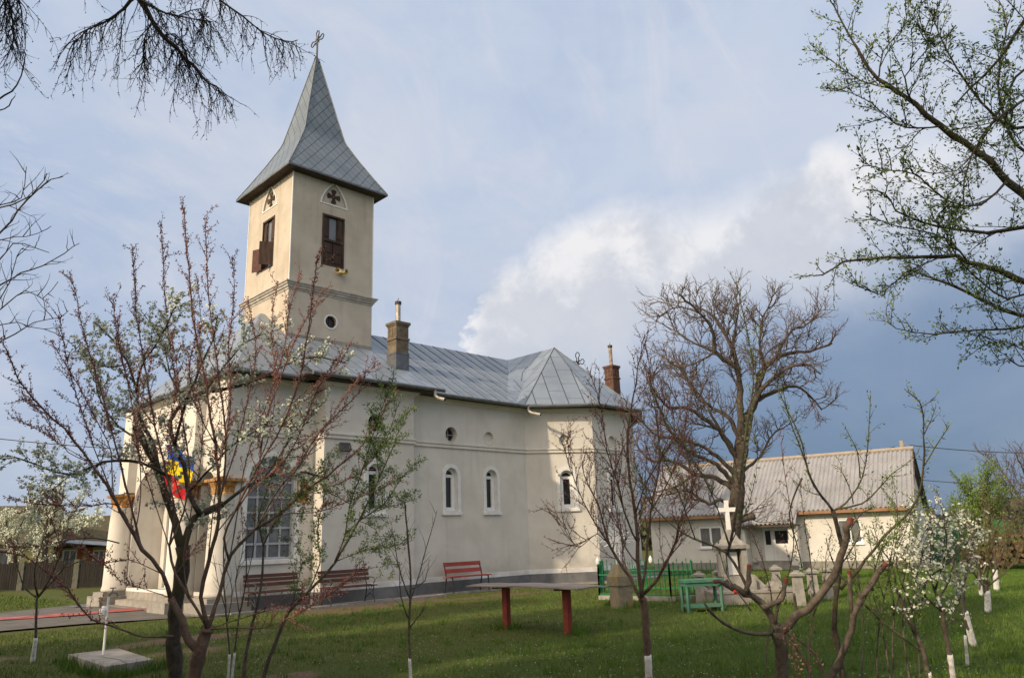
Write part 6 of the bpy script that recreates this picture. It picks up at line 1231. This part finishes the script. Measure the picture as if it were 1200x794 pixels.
# willow-like green tree and bare tree in the right background
LW = [dict(sp=.13, L=1.4, r=.014, segs=5, wig=.1, up=.45, trop=.06, ang=(20, 50), b=.09, bs=.05, cl=3, spread=.08), dict(sp=.16, L=.65, r=.010, segs=3, up=.3, b=.08, bs=.05, cl=3, spread=.06)]
stemtree('fresh green bushy tree in the right background above the log pile', 33, [([(1152, 668), (1150, 640), (1148, 615)], .12, .08, 0), ([(1148, 620), (1140, 595), (1132, 575)], .06, .015, .8), ([(1148, 615), (1152, 585), (1158, 558)], .06, .015, -.8), ([(1150, 625), (1165, 600), (1178, 580)], .05, .015, .8), ([(1148, 630), (1132, 612), (1118, 600)], .05, .015, -1)], 'bark_brown', 81, (), LW, 'leaf_green', name='willow_tree', g0=.05)
stemtree('leafless spreading tree at the right photo edge in the background', 38, [([(1225, 665), (1222, 630), (1218, 600)], .28, .2, 0), ([(1220, 625), (1200, 590), (1180, 560), (1165, 540)], .12, .02, 1), ([(1218, 600), (1205, 565), (1195, 540)], .12, .02, -1), ([(1218, 600), (1230, 560), (1240, 530)], .12, .02, 0), ([(1221, 640), (1195, 615), (1172, 600), (1155, 590)], .10, .02, -1), ([(1200, 590), (1185, 580), (1168, 572)], .06, .015, 1)], 'bark_brown', 82, (), [dict(sp=.28, L=2.2, r=.026, segs=4, wig=.12, up=.3, ang=(20, 45)), dict(sp=.22, L=1.1, r=.018, segs=3, up=.2), dict(sp=.25, L=.5, r=.012, segs=2)], None, name='bare_tree', g0=.1)
# blossoming garden trees beyond the left fence
BL = [dict(sp=.17, L=1.35, r=.016, segs=4, wig=.16, up=.2, ang=(30, 70), b=.16, bs=.036, cl=3, spread=.14, dens=.9), dict(sp=.10, L=.6, r=.012, segs=3, up=.15, b=.10, bs=.040, cl=3, spread=.12, dens=.9)]
stemtree('low wide white flowering tree beyond the fence at the left photo edge', 49, [([(18, 672), (18, 645)], .16, .12, 0), ([(18, 648), (5, 625), (-10, 612)], .08, .02, 1), ([(18, 645), (22, 620), (30, 606)], .08, .02, -1), ([(18, 650), (38, 630), (50, 620)], .08, .02, 1), ([(18, 645), (8, 615), (12, 602)], .07, .02, -1.5)], 'bark_dark', 91, (), BL, 'blossom', name='blossoming_tree', kind='flower', g0=.1)
stemtree('taller loose white flowering tree beyond the fence, left of the porch', 48, [([(52, 672), (53, 640), (55, 622)], .22, .16, 0), ([(55, 625), (45, 600), (35, 580)], .09, .02, 1), ([(55, 622), (65, 595), (72, 568)], .10, .02, -1), ([(55, 630), (80, 608), (98, 585)], .09, .02, 1), ([(55, 622), (55, 590), (60, 565)], .09, .02, 0), ([(60, 630), (90, 615), (115, 600)], .07, .02, -1)], 'bark_dark', 92, (), BL, 'blossom', name='blossoming_tree', kind='flower', g0=.15)
# --- overhanging tree at the upper right, rooted outside the picture
a = thing('overhanging_tree', 'big tree with small green buds reaching in from the upper right corner', 'tree', P(1420, 800, 6.6)); q = Plant(101); D0 = 6.6
q.limb([P(1420, 820, 6.6), P(1400, 600, 6.5), P(1370, 430, 6.5), P(1340, 300, 6.6)], .16, .11, 10); q.limb([P(1400, 600, 6.5), P(1330, 480, 6.8), P(1240, 400, 6.9), P(1215, 372, 6.9)], .05, .03, 8); q.limb([P(1340, 300, 6.6), P(1290, 290, 6.5), P(1215, 245, 6.4)], .06, .04, 8); q.limb([P(1370, 430, 6.5), P(1290, 360, 6.3), P(1215, 338, 6.2)], .05, .032, 8)
OT = [dict(sp=.078, L=.46, r=.0055, segs=5, wig=.13, up=.22, trop=.03, ang=(30, 65), b=.042, bs=.0165, cl=2, spread=.010), dict(sp=.085, L=.16, r=.0034, segs=3, wig=.16, up=.1, ang=(30, 60), b=.034, bs=.0155, cl=2, spread=.009)]
for l, r0, r1, dd, d0 in [([(1215, 245), (1180, 212), (1159, 190), (1132, 169), (1101, 148), (1071, 124), (1041, 103), (1018, 80), (1005, 60), (990, 30), (976, 4)], .040, .005, .2, 6.4), ([(1230, 0), (1200, 24), (1180, 57), (1159, 82), (1138, 103), (1118, 125)], .020, .006, .3, 6.2), ([(1101, 148), (1075, 150), (1050, 145), (1020, 120), (985, 105)], .009, .003, -.3, 6.4), ([(1041, 103), (1010, 95), (980, 75), (955, 58)], .008, .003, .3, 6.5),
                      ([(1215, 338), (1190, 325), (1169, 318), (1134, 306), (1105, 300), (1059, 301), (1021, 302), (987, 307), (963, 321), (948, 322)], .030, .004, .2, 6.2), ([(1215, 372), (1175, 363), (1152, 350), (1117, 336), (1082, 321), (1058, 312)], .024, .005, .3, 6.9), ([(1230, 262), (1200, 266), (1157, 272), (1117, 268), (1082, 262), (1050, 246), (1036, 226), (1015, 222)], .020, .004, -.2, 6.6),
                      ([(1215, 378), (1190, 384), (1166, 386), (1123, 388), (1094, 391), (1050, 385), (1039, 370)], .014, .003, .3, 6.9), ([(1120, 30), (1095, 55), (1080, 30), (1075, 10)], .006, .003, 0, 6.2), ([(1230, 140), (1190, 150), (1150, 120), (1110, 60), (1090, 10)], .016, .004, .4, 6.3), ([(1230, 60), (1190, 90), (1160, 150), (1120, 200), (1075, 200)], .014, .004, .5, 6.7),
                      ([(1180, 212), (1150, 240), (1110, 235), (1075, 205), (1040, 200), (1010, 190)], .012, .003, -.4, 6.4), ([(1230, 190), (1190, 170), (1170, 100), (1180, 30), (1170, 0)], .016, .004, .5, 6.3), ([(1215, 338), (1180, 350), (1150, 330), (1120, 300), (1100, 250)], .012, .003, -.5, 6.3), ([(1230, 430), (1195, 428), (1180, 420), (1165, 425)], .008, .003, 0, 6.7), ([(1230, 400), (1200, 410), (1180, 400), (1150, 405)], .008, .003, .2, 6.7),
                      ([(1030, 90), (1035, 60), (1060, 30), (1065, 0)], .007, .003, .2, 6.5), ([(1071, 124), (1060, 90), (1085, 60), (1095, 10)], .009, .003, -.4, 6.5), ([(1134, 306), (1110, 280), (1075, 270), (1040, 262), (1015, 250)], .008, .003, -.3, 6.2), ([(1105, 300), (1060, 320), (1030, 345), (1000, 330)], .007, .003, .3, 6.2), ([(1230, 100), (1180, 130), (1150, 160), (1130, 210), (1130, 250)], .012, .004, -.4, 6.1)]:
    pts, rr = q.limb(T(l, d0, dd), r0, r1, 7); q.grow(pts, 0, OT, .05); q.bud(pts[len(pts) // 2:], dict(b=.05, bs=.010, cl=2, spread=.008))
q.build(a, 'bark_dark', 'twig_dark', 'bud_green', 'leaf', 'buds')
# --- hanging bare branches at the top left
a = thing('larch_tree', 'bare tree with thin hanging twigs reaching down from the top left', 'tree', P(-420, 800, 5.2)); q = Plant(102)
q.limb([P(-420, 830, 5.2), P(-400, 400, 5.2), P(-330, 0, 5.4), P(-250, -250, 5.6)], .20, .14, 10)
q.limb([P(-330, 0, 5.4), P(-150, -130, 5.3), P(30, -90, 5.2), P(150, -20, 5.1)], .07, .03, 8)
HT = [dict(sp=.017, L=.50, r=.0034, segs=7, wig=.17, up=-.8, trop=-.20, fade=.35, ang=(30, 80), b=.07, bs=.008, cl=1, spread=.003), dict(sp=.085, L=.15, r=.0024, segs=3, wig=.22, up=-.3, trop=-.10, b=.07, bs=.007, cl=1, spread=.003)]
for l, r0, r1, dd, d0 in [([(150, -20), (164, 0), (178, 25), (190, 42), (205, 55), (218, 68), (233, 84), (246, 98), (258, 108), (268, 113)], .022, .003, .1, 5.1), ([(160, -4), (145, 10), (134, 20), (120, 27), (108, 32), (96, 42), (84, 54)], .012, .003, .1, 5.1), ([(165, 0), (185, 12), (205, 18), (225, 22), (250, 26)], .010, .003, -.1, 5.1), ([(30, -90), (150, -60), (240, -25), (258, 0), (284, 19), (308, 38), (334, 48), (349, 47)], .016, .003, .1, 5.3), ([(190, 42), (205, 40), (215, 55), (222, 80)], .006, .003, 0, 5.2), ([(178, 25), (170, 45), (172, 70)], .005, .002, 0, 5.1), ([(210, 18), (235, 10), (240, 30)], .005, .002, 0, 5.1)]:
    pts, rr = q.limb(T(l, d0, dd), r0, r1, 6); q.grow(pts, 0, HT, .08)
for l, r0, r1, dd, d0 in [([(-150, -130), (-60, -60), (-5, -20), (12, 10), (16, 40), (14, 60)], .016, .003, 0, 4.6), ([(-60, -60), (0, -30), (22, 0), (26, 25)], .008, .003, 0, 4.6), ([(-60, 20), (-20, 115), (5, 112), (20, 100), (28, 78), (30, 62)], .008, .003, 0, 4.7), ([(-60, 60), (-20, 125), (5, 128), (14, 118), (18, 112)], .006, .002, 0, 4.7)]:
    pts, rr = q.limb(T(l, d0, dd), r0, r1, 6)
    if d0 < 4.65: q.grow(pts, 0, HT, .3)
q.build(a, 'bark_dark', 'twig_dark', 'twig_dark', 'bud', 'buds')
# --- leafless branches at the left edge
a = thing('bare_tree', 'dark leafless tree whose curved branches enter at the left edge', 'tree', P(-230, 800, 7.6)); q = Plant(103); D0 = 7.6
q.limb([P(-230, 830, 7.6), P(-220, 600, 7.6), P(-190, 420, 7.5), P(-150, 300, 7.5)], .13, .08, 9)
LB = [dict(sp=.14, L=.42, r=.0055, segs=5, wig=.16, up=.25, trop=.07, ang=(35, 70), b=.12, bs=.008, cl=1), dict(sp=.18, L=.15, r=.0028, segs=3, wig=.15, up=.2)]
for l, r0, r1, dd in [([(-190, 420), (-90, 330), (0, 273), (20, 247), (45, 222), (60, 210), (74, 207)], .022, .004, .3), ([(-150, 300), (-70, 262), (0, 243), (25, 235), (45, 220), (55, 203)], .016, .004, -.2), ([(-200, 470), (-90, 385), (0, 335), (25, 320), (50, 312), (75, 297), (93, 285)], .022, .003, .2), ([(-200, 470), (-90, 330), (0, 281), (30, 278), (55, 268), (60, 265)], .012, .003, -.2),
                      ([(-215, 560), (-90, 440), (0, 380), (35, 383), (65, 390), (90, 408)], .014, .003, .3), ([(-205, 500), (-80, 420), (0, 362), (30, 340), (50, 350), (68, 330)], .014, .003, -.3), ([(-60, 262), (0, 240), (25, 232), (30, 200), (31, 195)], .008, .003, 0), ([(-80, 420), (0, 350), (20, 300), (28, 290)], .010, .003, .2), ([(-90, 440), (0, 400), (40, 378), (70, 372), (80, 364)], .010, .003, -.3), ([(-90, 350), (-10, 315), (15, 285), (40, 290), (58, 296)], .010, .003, .3)]:
    pts, rr = q.limb(T(l, D0, dd), r0, r1, 7); q.grow(pts, 0, LB, .4)
q.build(a, 'bark_dark', 'twig_dark')
# ------------------------------------------------------------------ unseen evergreens added west of the garden to shade the lawn
SHADE = [(-5.5, 1.0, 13, 3.0), (-6.5, 6.0, 14.5, 3.2), (-6.0, 11.3, 14, 3.1), (-7.5, 15.6, 12.5, 2.5), (-9.5, -4.5, 15, 3.4)]
def evergreen(seed, h, R0):
    r = random.Random(seed); q = Plant(seed); z = .8
    q.big.tube([(0, 0, 0), (0, 0, h * .5), (0, 0, h)], [.20, .13, .02], 9)
    while z < h - .3:
        f = 1 - (z - .8) / (h - .8); L = R0 * (f ** .75) * r.uniform(.8, 1.08) + .15
        for k in range(9):
            an = r.uniform(0, 6.283); d = Vector((math.cos(an), math.sin(an), -.12)); tp = q.twig(Vector((0, 0, z + r.uniform(-.15, .15))), d, L, .02, 5, .05, .015, None)
            for i in range(int(26 * L)):
                t = r.random() ** .7; p = tp[0].lerp(tp[-1], t) + Vector((r.gauss(0, .22), r.gauss(0, .22), r.gauss(0, .10) - .08)); q.buds.append((*p, d.x + r.gauss(0, .4), d.y + r.gauss(0, .4), r.gauss(-.2, .3), r.uniform(.12, .24)))
        z += .30
    return q
lab = ['tall dark spruce left of the viewer, southernmost but one', 'tall dark spruce left of the viewer, tallest in the middle', 'tall dark spruce left of the viewer, beyond the middle one', 'smaller dark spruce left of the lawn nearest the path', 'tall dark spruce behind the viewer']
for i, (x, y, h, r0) in enumerate(SHADE):
    a = thing('spruce_tree', lab[i], 'tree', (0, 0, 0), group='spruces west of the garden'); q = evergreen(200 + i % 2, h, r0); q.build(a, 'bark_brown', 'twig_dark', 'needle', 'leaf', 'needles', 'branches'); a.location = (x, y, 0)
# ------------------------------------------------------------------ grass blades
def grass(name, n, xr, seed, hmin, hmax, wd, keep):
    g = np.random.default_rng(seed); d = 6.2 + (xr - 6.2) * g.random(n) ** .80; az_ = R_(45.4) + (g.random(n) - .5) * R_(92); x = d * np.cos(az_); y = d * np.sin(az_)
    ok = ~((x > 8.2) & (x < 28.8) & (y > 18.85) & ~((x > 15) & (x < 18.5) & (y < 19.2))); ok &= ~((y > 20.0) & (x < 9.5) & (y < 28.9)); ok &= ~((x > 19) & (y > 17.2) & (x < 28)); p4 = [(3.0, 12.6), (5.7, 15.2)]
    di = dirt_at(x, y); dr = dry_at(x, y); ok &= g.random(n) > di * 1.05
    hx, hy_ = [v.x for v in hq], [v.y for v in hq]
    c4 = [(hx[(i + 1) % 4] - hx[i]) * (y - hy_[i]) - (hy_[(i + 1) % 4] - hy_[i]) * (x - hx[i]) for i in range(4)]
    inh = ((c4[0] > 0) & (c4[1] > 0) & (c4[2] > 0) & (c4[3] > 0)) | ((c4[0] < 0) & (c4[1] < 0) & (c4[2] < 0) & (c4[3] < 0))
    ok &= ~inh; x, y, d, dr = x[ok], y[ok], d[ok], dr[ok]; m = len(x)
    pick = (g.random(m) < dr * .9); sel = ~pick if keep == 0 else pick; x, y, d = x[sel], y[sel], d[sel]; m = len(x)
    z = hgt(x, y); tuft = vnoise(x, y, .55, 31) * .6 + vnoise(x, y, 1.7, 32) * .5; H_ = (hmin + (hmax - hmin) * g.random(m) ** 1.6) * (.45 + 1.0 * np.clip(tuft, 0, 1) ** 1.6); W_ = wd * (.7 + d / 22); an = g.random(m) * 6.283; ln = g.random(m) * .9 * H_; la2 = g.random(m) * 6.283
    cx2, sx2 = np.cos(an) * W_ / 2, np.sin(an) * W_ / 2; V = np.stack([np.stack([x - cx2, y - sx2, z - .01], -1), np.stack([x + cx2, y + sx2, z - .01], -1), np.stack([x + np.cos(la2) * ln, y + np.sin(la2) * ln, z + H_], -1)], 1)
    o = newobj(name, V.reshape(-1, 3), np.arange(m * 3).reshape(-1, 3), MT['grass_dry' if keep else 'grass_green']); tag(o, kind='stuff', label='short uneven lawn grass' if not keep else 'dry yellowish grass mixed into the lawn', cat='grass')
MT['grass_green'] = mat('lawn_grass', (.052, .115, .014), (.094, .160, .026), 1.6, .7, c3=(.16, .205, .045), s3=5, f3=.6, spec=.2)
MT['grass_dry'] = mat('dry_grass', (.15, .15, .048), (.11, .12, .036), 2.2, .8, c3=(.22, .19, .09), s3=4, f3=.6, spec=.2)
hq = [G(77, 768, .1), G(124, 786, .1), G(184, 773, .1), G(139, 757, .1)]
hs = 1.0 if sum((hq[(i + 1) % 4].x - hq[i].x) * (hq[(i + 1) % 4].y + hq[i].y) for i in range(4)) < 0 else -1.0
grass('lawn_grass', 700000, 42, 5, .02, .095, .0085, 0)
grass('dry_lawn_grass', 420000, 42, 6, .015, .06, .008, 1)
# taller tufts and low weeds scattered in the lawn
g = np.random.default_rng(77); V = []; F = []; nt_ = 0; pts = []
for i in range(900):
    d = 7 + 20 * g.random() ** 1.2; a_ = R_(45.4 + (g.random() - .5) * 80); x, y = d * math.cos(a_), d * math.sin(a_)
    if y > 18.6 or (x > 14 and y > 16) or (2.8 < x < 5.9 and 11.9 < y < 16): continue
    pts.append((x, y, .07 + .10 * g.random() ** 2, 22))
for (x, y) in ((10.42, 10.85), (10.38, 9.25), (14.6, 11.3), (15.0, 12.0), (15.6, 9.8), (16.2, 9.0), (16.9, 8.6), (17.6, 8.4), (16.6, 11.4), (17.2, 11.2), (15.2, 9.5)): 
    for k in range(5): pts.append((x + g.normal() * .14, y + g.normal() * .14, .22, 30))
e_ = [Vector((v.x, v.y)) for v in hq]
for a_, b_ in ((0, 1), (1, 2)):
    for k in range(26):
        p = e_[a_].lerp(e_[b_], k / 25); o_ = (p - sum(e_, Vector((0, 0))) / 4).normalized() * (.06 + .12 * g.random()); pts.append((p.x + o_.x, p.y + o_.y, .10 + .12 * g.random(), 24))
vs = []
for (x, y, h_, n) in pts:
    for k in range(n):
        a_ = g.random() * 6.283; px_, py_ = x + g.normal() * .06, y + g.normal() * .06; hh = h_ * (.5 + .6 * g.random()); b_ = g.random() * 6.283; l_ = hh * .6 * g.random(); w_ = .005 + .003 * g.random()
        vs += [(px_ - math.cos(a_) * w_, py_ - math.sin(a_) * w_, 0), (px_ + math.cos(a_) * w_, py_ + math.sin(a_) * w_, 0), (px_ + math.cos(b_) * l_, py_ + math.sin(b_) * l_, hh)]
o = newobj('grass_tufts', vs, np.arange(len(vs)).reshape(-1, 3), MT['grass_green']); tag(o, kind='stuff', label='taller green grass tufts scattered over the lawn', cat='grass')
# fallen petals and small white daisies
g = np.random.default_rng(78); n = 5200; d = 6.5 + 16 * g.random(n) ** 1.1; a_ = R_(45.4) + (g.random(n) - .5) * R_(84); x, y = d * np.cos(a_), d * np.sin(a_); ok = (y < 18.6) & ~((x > 2.8) & (x < 5.9) & (y > 11.9) & (y < 16)) & (vnoise(x, y, 1.4, 41) > .42); x, y = x[ok], y[ok]; m = len(x); z = hgt(x, y) + .02 + .035 * g.random(m)
an = g.random(m) * 6.28; rs = .006 + .006 * g.random(m); V = np.stack([np.stack([x + rs * np.cos(an + k * 1.571), y + rs * np.sin(an + k * 1.571), z + .004 * (k % 2)], -1) for k in range(4)], 1)
o = newobj('fallen_petals', V.reshape(-1, 3), np.arange(m * 4).reshape(-1, 4), MT['blossom_white']); tag(o, kind='stuff', label='fallen white petals and tiny daisies scattered over the lawn', cat='petals')
# distant green belt
g = np.random.default_rng(9); n = 26000; th_ = R_(-15) + g.random(n) * R_(125); rad = 95 + 14 * g.random(n) + 8 * np.sin(th_ * 9); x, y = rad * np.cos(th_), rad * np.sin(th_)
top_ = 2.0 + 3.6 * vnoise(th_ * 60 + 5, th_ * 0 + 3, 1.7, 51) ** 1.5 + 1.6 * vnoise(th_ * 260 + 5, th_ * 0 + 9, 1.3, 52); z = top_ * g.random(n) ** .7; a1 = g.random(n) * 6.283; sz = .22 + .30 * g.random(n); u = np.stack([np.cos(a1), np.sin(a1), g.normal(size=n) * .3], -1) * sz[:, None]; v = np.stack([-np.sin(a1) * .3, np.cos(a1) * .3, np.ones(n)], -1) * sz[:, None]
c = np.stack([x, y, z - .3], -1); V = np.stack([c - u, c - v, c + u, c + v], 1); MT['far_bush'] = mat('far_bushes', (.060, .075, .035), (.095, .085, .060), .12, .9, c3=(.05, .085, .03), s3=.07)
o = newobj('far_hedgerow', V.reshape(-1, 3), np.arange(n * 4).reshape(-1, 4), MT['far_bush']); tag(o, kind='stuff', label='far hedgerow and bushes closing the horizon behind the houses', cat='hedge')
sc.cycles.max_bounces = 6; sc.cycles.diffuse_bounces = 3; sc.cycles.transparent_max_bounces = 4
